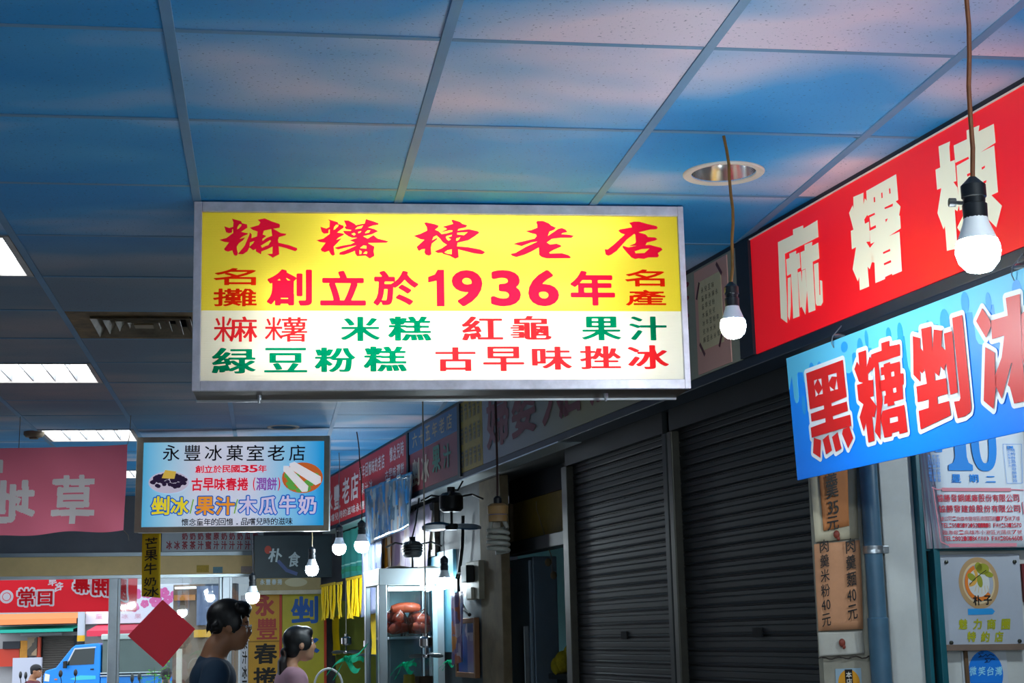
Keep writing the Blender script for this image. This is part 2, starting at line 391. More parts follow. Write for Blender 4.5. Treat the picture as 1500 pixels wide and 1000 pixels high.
o = struct(g, 'trim_2', M_BAR); o.matrix_world = GF.M
g = MB().box((c0*TILE, r0*TILE, .10), (c1*TILE, r1*TILE, .16))
o = struct(g, 'ceiling_slab', mat('slab_grey', '#3a3a3c', .9)); o.matrix_world = GF.M

# recessed fluorescent panels
M_PANEL = mat('panel_lamp', '#ffffff', .5, emit=TROFFER_E, ecol=(.86, .95, 1))
M_LOUV = mat('louvre_white', '#7d838a', .4, var=.1); M_FRAME = mat('lamp_frame', '#a9a09c', .5, var=.3)
lab = {(-1, 3): 'square ceiling light nearest us at the left edge, cut by the frame', (-1, 7): 'second square ceiling light, halfway down the left side of the ceiling', (-1, 11): 'third square ceiling light, just above the pink cloth banner',
       (-1, 15): 'farthest square ceiling light, peeping out between pink banner and blue shop sign'}
for i, (c, r) in enumerate(LIGHT_CELLS):
    t = thing('ceiling_light', lab.get((c, r), 'unseen square ceiling light added behind the viewer'), 'ceiling light', GF.at(c*TILE, r*TILE, 0).M, 'square recessed ceiling lights')
    a = .014; b = TILE-.014
    f = MB().box((a, a, -.006), (a+.022, b, .06)).box((b-.022, a, -.006), (b, b, .06)).box((a+.022, a, -.006), (b-.022, a+.016, .06)).box((a+.022, b-.016, -.006), (b-.022, b, .06)); f.build('lamp_frame', M_FRAME, t)
    MB().box((a+.022, a+.016, .055), (b-.022, b-.016, .06)).build('diffuser', M_PANEL, t)
    lv = MB()
    for k in range(1, 5):
        x = a+.022+(b-a-.044)*k/5; lv.box((x-.003, a+.016, .004), (x+.003, b-.016, .04))
    lv.build('louvre', M_LOUV, t)
# air vent
t = thing('air_vent', 'grimy square air vent set in a stained brown tile left of the big yellow sign', 'air vent', GF.at(VENT_CELL[0]*TILE, VENT_CELL[1]*TILE, 0).M)
M_GRIME = mat('vent_grime', '#8a6c44', .75, var=.75, vscale=7); M_DARK = mat('vent_dark', '#0d0c0b', .8); M_VENT = mat('vent_metal', '#8a7a64', .5, .1, var=.5)
MB().box((.013, .013, -.002), (TILE-.013, .10, .012)).box((.013, TILE-.10, -.002), (TILE-.013, TILE-.013, .012)).box((.013, .10, -.002), (.10, TILE-.10, .012)).box((TILE-.10, .10, -.002), (TILE-.013, TILE-.10, .012)).build('stained_tile', M_GRIME, t)
MB().box((.09, .09, .075), (TILE-.09, TILE-.09, .08)).build('duct', M_DARK, t)
for k in range(4):
    a = .10+k*.045; b = TILE-a; w = .030
    q = MB(); lo, hi = -.012+k*.004, .028+k*.004
    for (p0, p1, p2, p3) in (((a, a), (b, a), (b-w, a+w), (a+w, a+w)), ((b, a), (b, b), (b-w, b-w), (b-w, a+w)), ((b, b), (a, b), (a+w, b-w), (b-w, b-w)), ((a, b), (a, a), (a+w, a+w), (a+w, b-w))):
        q.add([(*p0, lo), (*p1, lo), (*p2, hi), (*p3, hi)], [(0, 1, 2, 3)])
    q.build('vent_blade', M_VENT, t, solid=.003)
MB().box((.262, .262, -.006), (.338, .338, .0)).build('vent_centre', mat('vent_centre', '#8a7350', .6), t)
# downlights (unlit)
M_RING = mat('ring_cream', '#cfc6b8', .5, var=.15); M_CHROME = mat('chrome', '#d8d8da', .18, 1.0)
for (px, py, rad, lb) in ((1060, 253, .118, 'round recessed downlight in the ceiling above the near hanging bulb'), (415, 625, .10, 'round recessed downlight in the ceiling above the blue and white sign')):
    p = atZ(px, py, CEIL); t = thing('downlight', lb, 'downlight', p, 'round downlights')
    MB().lathe([(rad, .004), (rad, -.003), (rad*.97, -.006), (rad*.80, -.004), (rad*.79, .004)], seg=40, cap=False).build('trim_ring', M_RING, t, True)
    MB().lathe([(rad*.79, .003), (rad*.76, .03), (rad*.66, .075), (rad*.5, .10), (.0, .105)], seg=40, cap=False).build('reflector', M_CHROME, t, True)
p = atZ(50, 632, CEIL); t = thing('smoke_detector', 'small round beige smoke detector beside the third ceiling light', 'smoke detector', p)
MB().lathe([(.0, 0), (.062, 0), (.062, -.02), (.05, -.034), (.0, -.036)], seg=24, cap=False).build('detector_base', mat('det', '#7c705c', .6), t, True)
MB().lathe([(.03, -.034), (.026, -.046), (0, -.047)], seg=20, cap=False).build('sensor_cap', mat('det2', '#5c5244', .6), t, True)

# ------------------------------------------------------------------ floor, walls
M_WALLG = mat('end_wall_paint', '#62636a', .7, var=.2, vscale=3)
struct(MB().box((-9, -7, -.1), (6, 14.9, 0)), 'floor', mat('terrazzo', '#b9bab8', .35, var=.2, vscale=30))
struct(MB().box((-9.2, -7, 0), (-9, 12.3, CEIL+.2)), 'wall_left', mat('wall_left_paint', '#8c8a86', .8, var=.15))
struct(MB().box((-9, -7.2, 0), (6, -7, CEIL+.2)), 'wall_back', mat('wall_back_paint', '#8c8a86', .8, var=.15))
o = struct(MB().box((-4.9, 2.4, 0), (17, 2.5, CEIL+.05)), 'wall_right', mat('shop_back_wall', '#4a4d50', .8, var=.25)); o.matrix_world = FF.M
# beam behind the sign boards
M_NAVY = mat('board_rail', '#10202f', .45, var=.2); M_SOFF = mat('soffit', '#0c1216', .6, var=.3)
o = struct(MB().box((-3.2, .11, FB-.03), (17, .60, CEIL)), 'trim_3', M_SOFF); o.matrix_world = FF.M
o = struct(MB().box((-3.2, .012, CEIL-.022), (17, .11, CEIL)).box((-3.2, .006, FB-.036), (17, .11, FB)), 'trim_4', M_NAVY, bevel=.003); o.matrix_world = FF.M
o = struct(MB().box((-3.2, -.002, FB-.040), (3.0, .11, FB-.034)), 'trim_5', mat('bare_edge', '#b8c4c8', .3, .7)); o.matrix_world = FF.M

# ------------------------------------------------------------------ the big lightbox sign
M_LILAC = mat('sign_frame_paint', '#cbc6cf', .45, .1, var=.28, vscale=14, bump=.05)
M_BOXIN = mat('box_white', '#c4c4c0', .7); M_BRONZE = mat('bronze_sheet', '#5b4a3c', .45, .4, var=.35)
def lightbox_frame(tl, tr, bl):
    x = (tr-tl).normalized(); dn = bl-tl; dn = dn - x*dn.dot(x); z = -dn.normalized(); y = z.cross(x)
    return Fr(bl - x*(bl-tl).dot(x), x, y), (tr-tl).length, dn.length
TLb, TRb = atZ(285.5, 295.5, CEIL-.006), atZ(999, 303, CEIL-.006)
nb = (TRb-TLb).cross(Vector((0, 0, 1))); BLb = onplane(282.5, 572.5, TLb, nb)
BS, bw, bh = lightbox_frame(TLb, TRb, BLb)
t = thing('lightbox_sign', 'big yellow and white lit sign hanging in the middle, with red and green lettering', 'sign', BS.M)
(px0, pz1), (px1, _), (_, pz0) = BS.L(296.2, 310), BS.L(992, 314), BS.L(700, 556.5)
zs = BS.L(640, 454.5)[1]; dep = .20
MB().box((0, .012, .002), (bw, dep, .014)).build('underside_sheet', M_BRONZE, t)
MB().box((0, .012, bh-.012), (bw, dep, bh)).box((0, .012, .014), (.012, dep, bh-.012)).box((bw-.012, .012, .014), (bw, dep, bh-.012)).box((.012, dep-.008, .014), (bw-.012, dep, bh-.012)).build('casing', M_BOXIN, t)
MB().box((-.002, dep-.004, -.004), (bw+.002, dep+.006, .02)).build('rear_lip', mat('bright_lip', '#c8ccd0', .3, .6), t)
f = MB().box((-.002, -.006, 0), (px0, .013, bh)).box((px1, -.006, 0), (bw+.002, .013, bh)).box((px0, -.006, 0), (px1, .013, pz0)).box((px0, -.006, pz1), (px1, .013, bh))
f.build('front_frame', M_LILAC, t, bevel=.002)
for x in (.19, 1.245): MB().lathe([(.0, -.022), (.004, -.022), (.004, -.012), (.008, -.012), (.008, .003)], (x, .1, 0), 8, False).build('bolt', mat('bolt_steel', '#b9bcc0', .35, .8), t)
M_OPAL = translucent('opal_panel', '#f3f1e6', '#fbfaf2', .62, scale=60)
MB().box((px0-.004, .008, pz0-.004), (px1+.004, .0105, pz1+.004)).build('opal_panel', M_OPAL, t)
MB().add([(px0-.003, .0068, zs), (px1+.003, .0068, zs), (px1+.003, .0068, pz1+.003), (px0-.003, .0068, pz1+.003)], [(0, 1, 2, 3)]).build('yellow_film', film('yellow_film', (.95, .83, .115)), t)
M_TUBE = mat('sign_tube', '#ffffff', .5, emit=TUBE_E, ecol=(1, .985, .90))
for (z, a, b) in ((bh*.84, .42, 1.30), (bh*.50, .20, 1.22), (bh*.18, .14, 1.36)):
    MB().tube([(a, .085, z), (b, .085, z)], .013, 10).build('lamp_tube', M_TUBE, t)
V_RED = film('red_vinyl', (.93, .016, .62)); V_RED2 = film('red_vinyl_low', (.86, .03, .05)); V_GREEN = film('green_vinyl', (.0, .26, .155))
def put(L, items, F, bx, by, y, warp=None, res=60, dx=0):
    for c, x0, y0, x1, y1 in items: L.ch(c, F.rect(x0, y0, x1, y1), bx, by, y, warp, res=res)
    return L
TITLE = [   # running-hand outlines of the title row: (photo x of the patch, outline, holes)
 (315, "285,88 440,130 455,165 540,185 545,240 500,270 440,310 555,335 550,350 470,385 415,430 510,405 470,455 400,505 365,560 370,610 385,665 375,705 345,715 315,695 290,625 215,645 165,625 152,600 235,490 150,480 75,445 190,415 305,330 300,260 290,265 285,320 235,335 185,315 155,215 240,245 305,225 310,150", ["370,265 385,215 415,178 450,185 440,215 400,255"]),
 (315, "720,105 840,82 960,135 1085,175 1098,200 1090,240 985,258 1110,330 1205,345 1190,368 1080,400 1062,450 1072,495 1250,535 1385,585 1390,615 1355,638 1180,580 1075,555 1085,690 975,748 880,685 970,680 972,560 880,605 785,640 775,690 690,640 690,600 645,622 580,575 545,640 470,690 385,685 500,545 575,370 590,320 620,355 615,420 710,385 720,305 640,280 590,240 740,195 765,150", ["825,290 950,265 965,375 870,415 800,465 800,430 865,380 805,355", "772,545 930,450 945,465 900,535 855,550 795,580", "590,490 665,465 640,510 582,560"]),
 (455, "295,98 455,145 470,178 555,205 560,240 500,280 450,320 565,345 560,362 470,410 435,445 525,420 470,480 390,560 400,640 410,695 375,715 340,690 310,630 240,655 190,635 172,605 255,495 165,485 100,455 215,425 325,345 325,265 305,275 300,335 225,340 190,310 165,225 265,255 320,230 325,130", ["385,275 400,225 430,188 475,190 465,220 410,270"]),
 (455, "565,118 640,118 745,175 765,200 850,180 915,170 935,95 1055,130 1150,165 1145,190 1050,205 970,235 1010,245 1080,265 1145,300 1040,350 885,385 965,425 1065,365 1125,420 1320,472 1280,495 970,500 1080,560 1065,640 1080,715 1000,762 930,712 790,722 755,680 750,630 640,675 560,700 485,695 490,660 650,600 775,540 640,565 465,608 400,580 530,545 680,520 745,488 660,455 790,410 700,410 640,385 570,335 550,293 680,295 690,278 600,265 570,225 605,215", ["750,268 790,225 890,200 860,250", "690,345 735,325 765,350 735,375", "805,310 860,295 840,325 805,335", "920,325 960,285 1015,285 985,325 925,335", "835,585 890,540 945,545 945,595", "825,615 865,640 860,685 825,690", "885,680 930,640 960,650 950,685"]),
 (595, "305,160 340,150 480,180 550,205 540,235 490,275 550,300 600,350 690,335 780,310 785,285 730,285 575,320 690,265 680,250 620,225 795,175 765,115 790,105 910,140 950,175 1035,200 1010,235 890,260 870,290 1060,265 1210,300 1240,325 1160,385 1050,455 870,495 862,555 1050,570 1260,610 1340,655 1290,692 1150,675 1055,650 880,605 890,740 830,765 740,715 630,685 610,665 540,668 480,640 600,590 690,530 620,485 570,420 515,370 465,395 440,455 530,410 525,435 435,510 420,580 428,690 390,715 330,695 310,655 320,600 270,605 220,632 200,615 178,565 310,445 245,435 130,378 240,345 355,290 350,230", ["670,400 690,380 775,360 770,385 725,400 702,405 760,435 720,462 690,440", "845,460 850,420 920,400 895,440 870,460", "865,325 1045,315 980,368 865,355", "645,660 700,620 775,605 770,690 700,682"]),
 (735, "585,150 605,128 700,125 795,165 840,205 920,240 890,275 810,305 785,378 960,260 1020,245 1080,270 1115,315 1030,330 1010,350 1150,360 1225,378 1180,412 1000,412 850,430 765,490 820,525 930,510 1000,535 1010,560 880,615 805,660 820,678 1020,672 1130,705 1175,740 1150,758 760,760 680,735 635,700 630,575 500,645 380,700 250,737 180,715 150,685 240,665 400,570 610,475 500,490 340,552 195,515 280,490 560,425 595,380 580,352 490,330 405,295 500,282 605,240 605,190", []),
 (870, "600,160 680,138 770,138 920,180 1060,212 1085,240 1060,268 960,270 760,320 880,355 920,398 1040,405 1080,435 1030,460 900,490 878,535 950,530 1060,560 1140,580 1165,615 1085,670 1105,715 1080,742 920,745 850,768 760,758 700,770 640,745 570,670 495,580 490,545 590,575 725,545 600,550 700,505 715,480 705,360 685,345 560,440 390,630 300,695 250,715 205,695 185,605 235,610 350,520 530,355 460,330 415,293 450,270 650,235 640,200", ["695,640 800,605 945,592 860,668 710,675"])]
from mathutils.geometry import tessellate_polygon
L = MB()
for x0_, out_, hol_ in TITLE:
    loops = [[Vector((*BS.L(x0_+float(p.split(',')[0])/11.54, 312+float(p.split(',')[1])/11.54), 0)) for p in q_.split()] for q_ in [out_]+hol_]
    tri = tessellate_polygon(loops); fl = [p for q_ in loops for p in q_]; L.add([(p.x, .0045, p.y) for p in fl], tri)
L.build('title_lettering', V_RED, t)
L = Let(); put(L, [('創', 391, 394, 457, 447), ('立', 469, 396, 536, 447), ('於', 547, 396, 613, 447), ('年', 836, 396, 901, 447)], BS, .028, .034, .0045)
x0_, z0_, x1_, z1_ = BS.rect(627.5, 394.5, 651, 448); dw_ = x1_-x0_; L.add([(x0_+dw_*a, .0045, z0_+(z1_-z0_)*b) for a, b in ((.52, 0), (1, 0), (1, 1), (.60, 1), (.42, .87), (0, .80), (0, .65), (.52, .70))], [(0, 1, 2, 7), (7, 2, 3, 4), (7, 4, 5, 6)])
put(L, [('9', 662, 395, 707, 448), ('3', 719, 395, 763, 448), ('6', 774, 395, 819, 448)], BS, .036, .036, .0045); L.build('year_lettering', V_RED, t)
L = Let(); put(L, [('名', 313, 392, 375, 417), ('攤', 312, 422, 376, 448), ('名', 916, 394, 974, 419), ('產', 917, 424, 976, 447)], BS, .010, .022, .0045); L.build('side_lettering', V_RED2, t)
L = Let(); put(L, [('A', 313, 463, 377, 500), ('B', 388, 464, 450, 500), ('紅', 676.6, 463, 737, 498), ('龜', 748, 462, 808, 497), ('古', 638, 508, 697, 543), ('早', 708, 507, 768, 543), ('味', 779.5, 507, 838, 541), ('挫', 850, 506, 910, 540), ('冰', 920, 505, 980, 540)], BS, .033, .006, .0045, None, 80)
L.build('menu_lettering', V_RED2, t, label='red menu lettering')
L = Let(); put(L, [('米', 499, 463.5, 557, 499), ('糕', 568.5, 463, 632, 498.5), ('果', 852, 463, 910, 498), ('汁', 922, 463, 977, 498), ('緑', 310, 509, 375, 546.6), ('豆', 387, 509, 450, 545), ('粉', 460.6, 508.5, 521, 544.4), ('糕', 532.5, 507, 596, 543.5)], BS, .034, .006, .0045, None, 80)
L.build('menu_lettering', V_GREEN, t, label='green menu lettering')

# ------------------------------------------------------------------ second lightbox sign
def grad_mat(name, stops, axis='X', size=1, emit=0, rough=.4):
    m = mat(name, stops[0][1], rough); nt = m.node_tree; b = nt.nodes['Principled BSDF']; L = nt.links.new
    tc = nt.nodes.new('ShaderNodeTexCoord'); mp = nt.nodes.new('ShaderNodeMapping'); mp.inputs['Scale'].default_value = size if isinstance(size, tuple) else (1/size,)*3
    L(tc.outputs['Object'], mp.inputs['Vector']); s = nt.nodes.new('ShaderNodeSeparateXYZ'); L(mp.outputs[0], s.inputs[0])
    rp = nt.nodes.new('ShaderNodeValToRGB'); e = rp.color_ramp.elements
    while len(e) < len(stops): e.new(.5)
    for i, (p, c) in enumerate(stops): e[i].position = p; e[i].color = (*lin(c), 1)
    if axis == 'XZ':
        a = nt.nodes.new('ShaderNodeMath'); a.operation = 'ADD'; L(s.outputs['X'], a.inputs[0]); L(s.outputs['Z'], a.inputs[1]); L(a.outputs[0], rp.inputs[0])
    else: L(s.outputs[axis], rp.inputs[0])
    L(rp.outputs[0], b.inputs['Base Color'])
    if emit: L(rp.outputs[0], b.inputs['Emission Color']); b.inputs['Emission Strength'].default_value = emit
    return m
S2, w2, h2 = lightbox_frame(atY(202, 641, 9.75), atY(482, 638.5, 9.79), atY(200.5, 779, 9.75))
t = thing('lightbox_sign', 'smaller blue and white lit sign farther back, with pictures of a bowl and white rolls', 'sign', S2.M)
a0, b1 = S2.L(210.5, 648); a1, _ = S2.L(475, 645); _, b0 = S2.L(340, 770.5)
M_ALU = mat('sign_alu', '#b0a894', .45, .15, var=.2)
MB().box((0, .014, 0), (w2, .13, h2)).build('casing', mat('casing_alu', '#c9cdd2', .35, .6, var=.1), t)
MB().box((-.004, -.008, -.004), (a0, .014, h2+.002)).box((a1, -.008, -.004), (w2+.004, .014, h2+.002)).box((a0, -.008, -.004), (a1, .014, b0)).box((a0, -.008, b1), (a1, .014, h2+.002)).build('front_frame', M_ALU, t, bevel=.002)
S2E = .62
MB().add([(a0, .008, b0), (a1, .008, b0), (a1, .008, b1), (a0, .008, b1)], [(0, 1, 2, 3)]).build('printed_panel', grad_mat('ice_print', [(.0, '#39b4e6'), (.16, '#9fd3ee'), (.34, '#d9dced'), (.62, '#d5dcf0'), (.80, '#8fcbef'), (1, '#1fa3e6')], 'X', 1.14, emit=S2E), t)
E1 = lambda n, c, e=S2E: mat('print_'+n, c, .5, emit=e)
L = Let()
for c, x0, x1 in zip('永豐冰菓室老店', (225, 345, 462, 583, 698, 815, 937), (320, 438, 560, 678, 795, 912, 1027)): L.ch(c, S2.rect(180+x0/3.847, 620+121/3.847, 180+x1/3.847, 620+210/3.847, .006), .006, .006, .006)
L.build('title_lettering', E1('ink', '#120f12', .1), t)
L = Let().line('創立於民國35年', S2.rect(285.8, 681, 391, 692, .006), .024, .024, .006, gap=.02); put(L, [], S2, 0, 0, 0)
L.line('古早味春捲', S2.rect(280, 699.5, 364, 718.5, .006), .026, .03, .006, gap=.02); L.ch('(', S2.rect(370.5, 699, 374, 718.5, .006), .02, .02, .006); L.ch(')', S2.rect(407, 699, 410.5, 718.5, .006), .02, .02, .006)
L.build('founding_lettering', E1('red', '#e0213c'), t)
Let().line('潤餅', S2.rect(375, 699, 406, 718, .006), .02, .02, .006, gap=.02).build('roll_lettering', E1('purple', '#8d4fa8'), t)
big = [('剉', 159, 410, 262, 515), ('冰', 268, 415, 370, 515), ('果', 410, 412, 515, 515), ('汁', 522, 412, 630, 515), ('木', 653, 408, 755, 512), ('瓜', 765, 410, 868, 512), ('牛', 880, 405, 975, 512), ('奶', 988, 405, 1090, 510)]
big = [(c, 180+x0/3.847, 620+y0/3.847, 180+x1/3.847, 620+y1/3.847) for c, x0, y0, x1, y1 in big]
L = Let(); 
for c, x0, y0, x1, y1 in big: L.ch(c, S2.rect(x0-1.6, y0-1.6, x1+1.6, y1+1.6, .006), .085, .085, .006)
L.build('lettering_outline', E1('navy', '#1465b8'), t)
for (sl, nm, cc) in ((big[:2], 'ice', '#f3dc2c'), (big[2:4], 'juice', '#f59a2c'), (big[4:], 'milk', '#d6c8ea')):
    put(Let(), sl, S2, .026, .026, .0045).build('flavour_lettering', E1(nm, cc), t, label={'ice': 'yellow lettering outlined blue', 'juice': 'orange lettering outlined blue', 'milk': 'lilac lettering outlined blue'}[nm])
for x in (388, 637): Let().ch('/', S2.rect(180+(x-12)/3.847, 731, 180+(x+12)/3.847, 752, .006), .012, .012, .006).build('slash', E1('olive', '#7fae4c'), t)
L = Let().line('懷念童年的回憶．品嚐兒時的滋味', S2.rect(265.5, 758.5, 429, 769, .006), .012, .012, .006, gap=.03); L.build('slogan_lettering', MATS['print_ink'], t)
# printed pictures
def ell(x0, y0, x1, y1, y): a = S2.rect(x0, y0, x1, y1, y); return ((a[0]+a[2])/2, (a[1]+a[3])/2), (a[2]-a[0])/2, (a[3]-a[1])/2
c, rx, rz = ell(217.5, 690, 277, 722.5, .0055); MB().disc(c, rx, rz, .0055).build('bowl_picture', E1('bowl', '#c6bfd2'), t)
random.seed(7); q = MB()
for k in range(95):
    a = random.uniform(0, 6.28); rr = random.random()**.5; q.disc((c[0]+rx*.84*rr*math.cos(a), c[1]+.008+rz*.58*rr*math.sin(a)+rz*.55*(1-rr)), .015, .012, .0052-.000004*k, 7)
q.build('bean_picture', E1('bean', '#35264a', .3), t)
a = S2.rect(237, 688, 258, 700, .0045); MB().prism([(a[0], a[1]), (a[2]-.01, a[1]-.005), (a[2], a[3]-.01), (a[0]+.02, a[3]), ], .0044, .0046).build('pudding_picture', E1('pudding', '#d9b64e'), t)
c, rx, rz = ell(413, 677, 473, 722, .0055); MB().disc(c, rx, rz, .0055).build('plate_picture', E1('plate', '#c8632c'), t)
q = MB()
for k in range(26):
    a = random.uniform(2.2, 6.6); rr = random.uniform(.3, .85); q.disc((c[0]+rx*rr*math.cos(a), c[1]+rz*rr*math.sin(a)), .022, .016, .0053-.00001*k, 7)
q.build('lettuce_picture', E1('lettuce', '#5ea447'), t)
for (p, q_, w) in (((418.5, 685.5), (447, 716), .052), ((428, 681), (466, 704), .062)):
    A = Vector(S2.L(*p)); B = Vector(S2.L(*q_)); d = (B-A).normalized(); n = Vector((-d.y, d.x))*w/2
    pts = [A+n*.8, A-d*.02, A-n*.8, B-n, B+d*.02, B+n]; MB().prism([(v.x, v.y) for v in pts], .0046, .0049).build('roll_picture', E1('roll', '#e9e6ea'), t)

# yellow paper strip hung under it
F = Fr(atY(206, 876, 9.82), S2.x); wS = F.L(235, 830)[0]; hS = F.L(220, 781)[1]
t = thing('paper_strip', 'narrow yellow paper strip with black handwriting hanging under the blue and white sign', 'paper sign', F.M)
MB().grid(lambda u, v: (u*wS-.012*v*(1-v)+.006*(1-v), .01*math.sin(3*v)+.004*math.sin(5*u), v*hS+.012*(1-u)*(1-v)), 6, 14).build('sheet', mat('strip_yellow', '#d9b400', .6), t, True, solid=.0006)
L = Let()
for c, x0, y0, x1, y1 in (('芒', 213, 787, 231, 803), ('果', 212, 805, 231, 821), ('牛', 211, 824, 230, 841), ('奶', 211, 845, 229, 858), ('冰', 210, 859, 233, 874)): L.ch(c, F.rect(x0, y0, x1, y1, -.006), .012, .012, -.006, lambda a, b: (a, b+.10*(a-.5)))
L.build('handwriting', mat('black_ink', '#120d0a', .6), t)

# ------------------------------------------------------------------ pink cloth banner (seen from its back, lettering reversed)
BF = Fr(atY(-140, 805, 8.9), (1, .12, 0)); 
tr, br_, xl, zt = BF.L(187, 651), BF.L(180, 776), 0, BF.L(0, 660)[1]; zb0 = BF.L(0, 790)[1]
def cloth(u, v):
    xt, xb = tr[0], br_[0]; x1 = xb+(xt-xb)*v; x = x1*u
    zt_ = zt+(tr[1]-zt)*u - .035*math.sin(u*math.pi)*0; zb_ = zb0+(br_[1]-zb0)*u
    return (x, .022*math.sin(7*u+2.4*v)+.012*math.sin(15*u-5*v)*(1-v)+.010*math.sin(22*(u+v*.35))*u, zb_+(zt_-zb_)*v+.006*math.sin(19*u)*(1-v))
t = thing('cloth_banner', 'pink red cloth banner at the left with pale reversed characters', 'banner', BF.M)
M_PINK = translucent('pink_cloth', '#e0647a', '#f08095', .55)
NX, NY = 330, 105
us, vs_ = np.meshgrid((np.arange(NX)+.5)/NX, (np.arange(NY)+.5)/NY); PX_ = np.array([cloth(u, v) for u, v in zip(us.ravel(), vs_.ravel())]); INK_ = np.zeros(NX*NY, bool)
for c, b, x0, y0, x1, y1 in (('草', .028, 76, 695, 138, 768), ('地', .034, -18, 703, 52, 766), ('味', .035, -32, 672, 5, 698)):
    load_chars(c); v_, _, seg = CH[c]; lo_, hi_ = v_.min(0)-b, v_.max(0)+b; r_ = BF.rect(x0, y0, x1, y1)
    g_ = np.stack([lo_[0]+(1-(PX_[:, 0]-r_[0])/(r_[2]-r_[0]))*(hi_[0]-lo_[0]), lo_[1]+(PX_[:, 2]-r_[1])/(r_[3]-r_[1])*(hi_[1]-lo_[1])], 1)
    sel = np.where((g_ > lo_).all(1) & (g_ < hi_).all(1))[0]; P_ = g_[sel]; ins = np.zeros(len(sel), bool); best = np.full(len(sel), 9.)
    for A_, B__ in seg:
        D_ = B__-A_; t_ = np.clip(((P_-A_)@D_)/(D_@D_+1e-12), 0, 1); best = np.minimum(best, ((P_-A_-t_[:, None]*D_)**2).sum(1))
        cc_ = (A_[1] > P_[:, 1]) != (B__[1] > P_[:, 1])
        with np.errstate(divide='ignore', invalid='ignore'): xi_ = A_[0]+(P_[:, 1]-A_[1])/(B__[1]-A_[1])*(B__[0]-A_[0])
        ins ^= cc_ & (P_[:, 0] < xi_)
    INK_[sel[ins | (best < b*b)]] = True
full = MB().grid(cloth, NX, NY)
for nm_, keep, mm_ in (('cloth', ~INK_, M_PINK), ('lettering', INK_, translucent('pale_print', '#d8cfcc', '#e8dcda', .5))):
    q = MB(); q.v = full.v; q.f = [full.f[i_] for i_ in np.where(keep)[0]]; o = q.build(nm_, mm_, t, True)
    bm_ = bmesh.new(); bm_.from_mesh(o.data); bmesh.ops.delete(bm_, geom=[v for v in bm_.verts if not v.link_faces], context='VERTS'); bm_.to_mesh(o.data); bm_.free()
M_STR = mat('string', '#8a7f70', .8)
for q in ([cloth(1, 1), (tr[0]+.01, .0, tr[1]+.05), (tr[0]+.015, 0, CEIL-BF.o.z)], [cloth(0, 1), (.0, 0, CEIL-BF.o.z)], [cloth(.5, 1), (tr[0]*.5, 0, CEIL-BF.o.z)], [cloth(1, 0), (br_[0]+.03, .0, br_[1]-.03), (br_[0]+.035, 0, br_[1]-.06)]):
    MB().tube(q, .002, 5).build('tie_string', M_STR, t)

# ------------------------------------------------------------------ sign boards along the fascia
def board(x0, x1, m, label, z0=FB, z1=CEIL-.022, y=0, name='sign_board', rim=None):
    F = FF.at(x0, y, z0); t = thing(name, label, 'sign', F.M)
    MB().box((0, .004, 0), (x1-x0, .10, z1-z0)).build('panel', m, t)
    if rim:
        w = .012; W = x1-x0; H = z1-z0
        MB().box((0, -.004, 0), (w, .004, H)).box((W-w, -.004, 0), (W, .004, H)).box((w, -.004, 0), (W-w, .004, w)).box((w, -.004, H-w), (W-w, .004, H)).build('rim', rim, t)
    return t, F
# red lit board nearest us
t, F = board(5.075, 7.55, mat('red_board', '#e3141f', .32, emit=.30, ecol='#ff1626'), 'red lit sign board with three big cream characters, nearest us on the right')
MB().box((0, -.001, .385), (2.475, .003, .389)).build('edge_trim', mat('pale_edge', '#e6ddd0', .4), t)
L = Let()
def slant(k, b=0): return lambda u, v: (u, v + k*(u-.5)*0 + b)
traced(L, F, 1120, 310, 5.5545, ["108,248 232,188 230,145 314,110 316,136 430,68 439,205 165,342 183,740 185,905 132,866", "175,388 203,376 200,342 257,316 256,344 284,332 292,455 268,468 284,850 233,870 215,505 183,522", "188,540 213,530 214,770 208,850 203,885 190,850", "270,495 296,483 318,760 288,782", "305,480 330,468 345,640 332,838 300,770", "292,330 326,314 325,270 388,244 386,277 437,250 446,380 391,407 414,800 358,822 332,462 300,478", "400,428 438,412 446,676 454,676 450,556 469,562 475,735 460,764 425,764 416,745"], .001)
traced(L, F, 1230, 245, 5.264, ["105,228 184,195 183,285 193,238 212,262 214,365 190,402 195,435 226,418 234,572 205,575 235,622 268,720 247,735 232,785 215,765 228,918 155,948 150,845 140,880 100,785 126,615 94,632 86,490 106,480 72,352 100,292 107,318", "205,182 436,52 452,250 432,262 470,302 458,372 466,372 472,470 380,530 462,495 480,800 405,832 403,820 350,845 350,860 275,893 268,735 248,730 234,620 270,575 238,590 230,490 280,465 278,445 238,465 230,385 272,365 270,350 215,375 208,250|262,232 272,228 274,266 264,270|320,198 330,193 332,234 322,238|380,165 390,160 393,200 383,205|345,310 412,278 408,300 348,322|352,402 372,393 356,425|333,655 388,628 390,645 336,668|340,740 395,715 397,732 343,755"], .001)
traced(L, F, 1360, 175, 4.875, ["72,192 155,155 150,195 156,300 188,288 200,440 178,445 207,485 222,600 207,655 188,640 206,885 205,920 132,938 118,760 108,785 64,668 92,490 62,502 50,358 84,342", "180,185 275,140 272,78 365,40 358,85 467,30 480,165 370,235 470,185 497,518 450,540 525,615 485,770 415,700 420,850 290,900 285,640 250,835 205,772 275,630 222,650 210,480 200,330 290,280 285,265 192,310|380,342 405,328 402,345 382,358|275,390 298,380 298,398 278,408|392,442 415,432 412,450 394,460|270,470 300,458 302,475 273,488"], .001)
L.build('lettering', mat('cream_letters', '#efe6c9', .4, emit=.16, ecol='#f3ead0'), t)
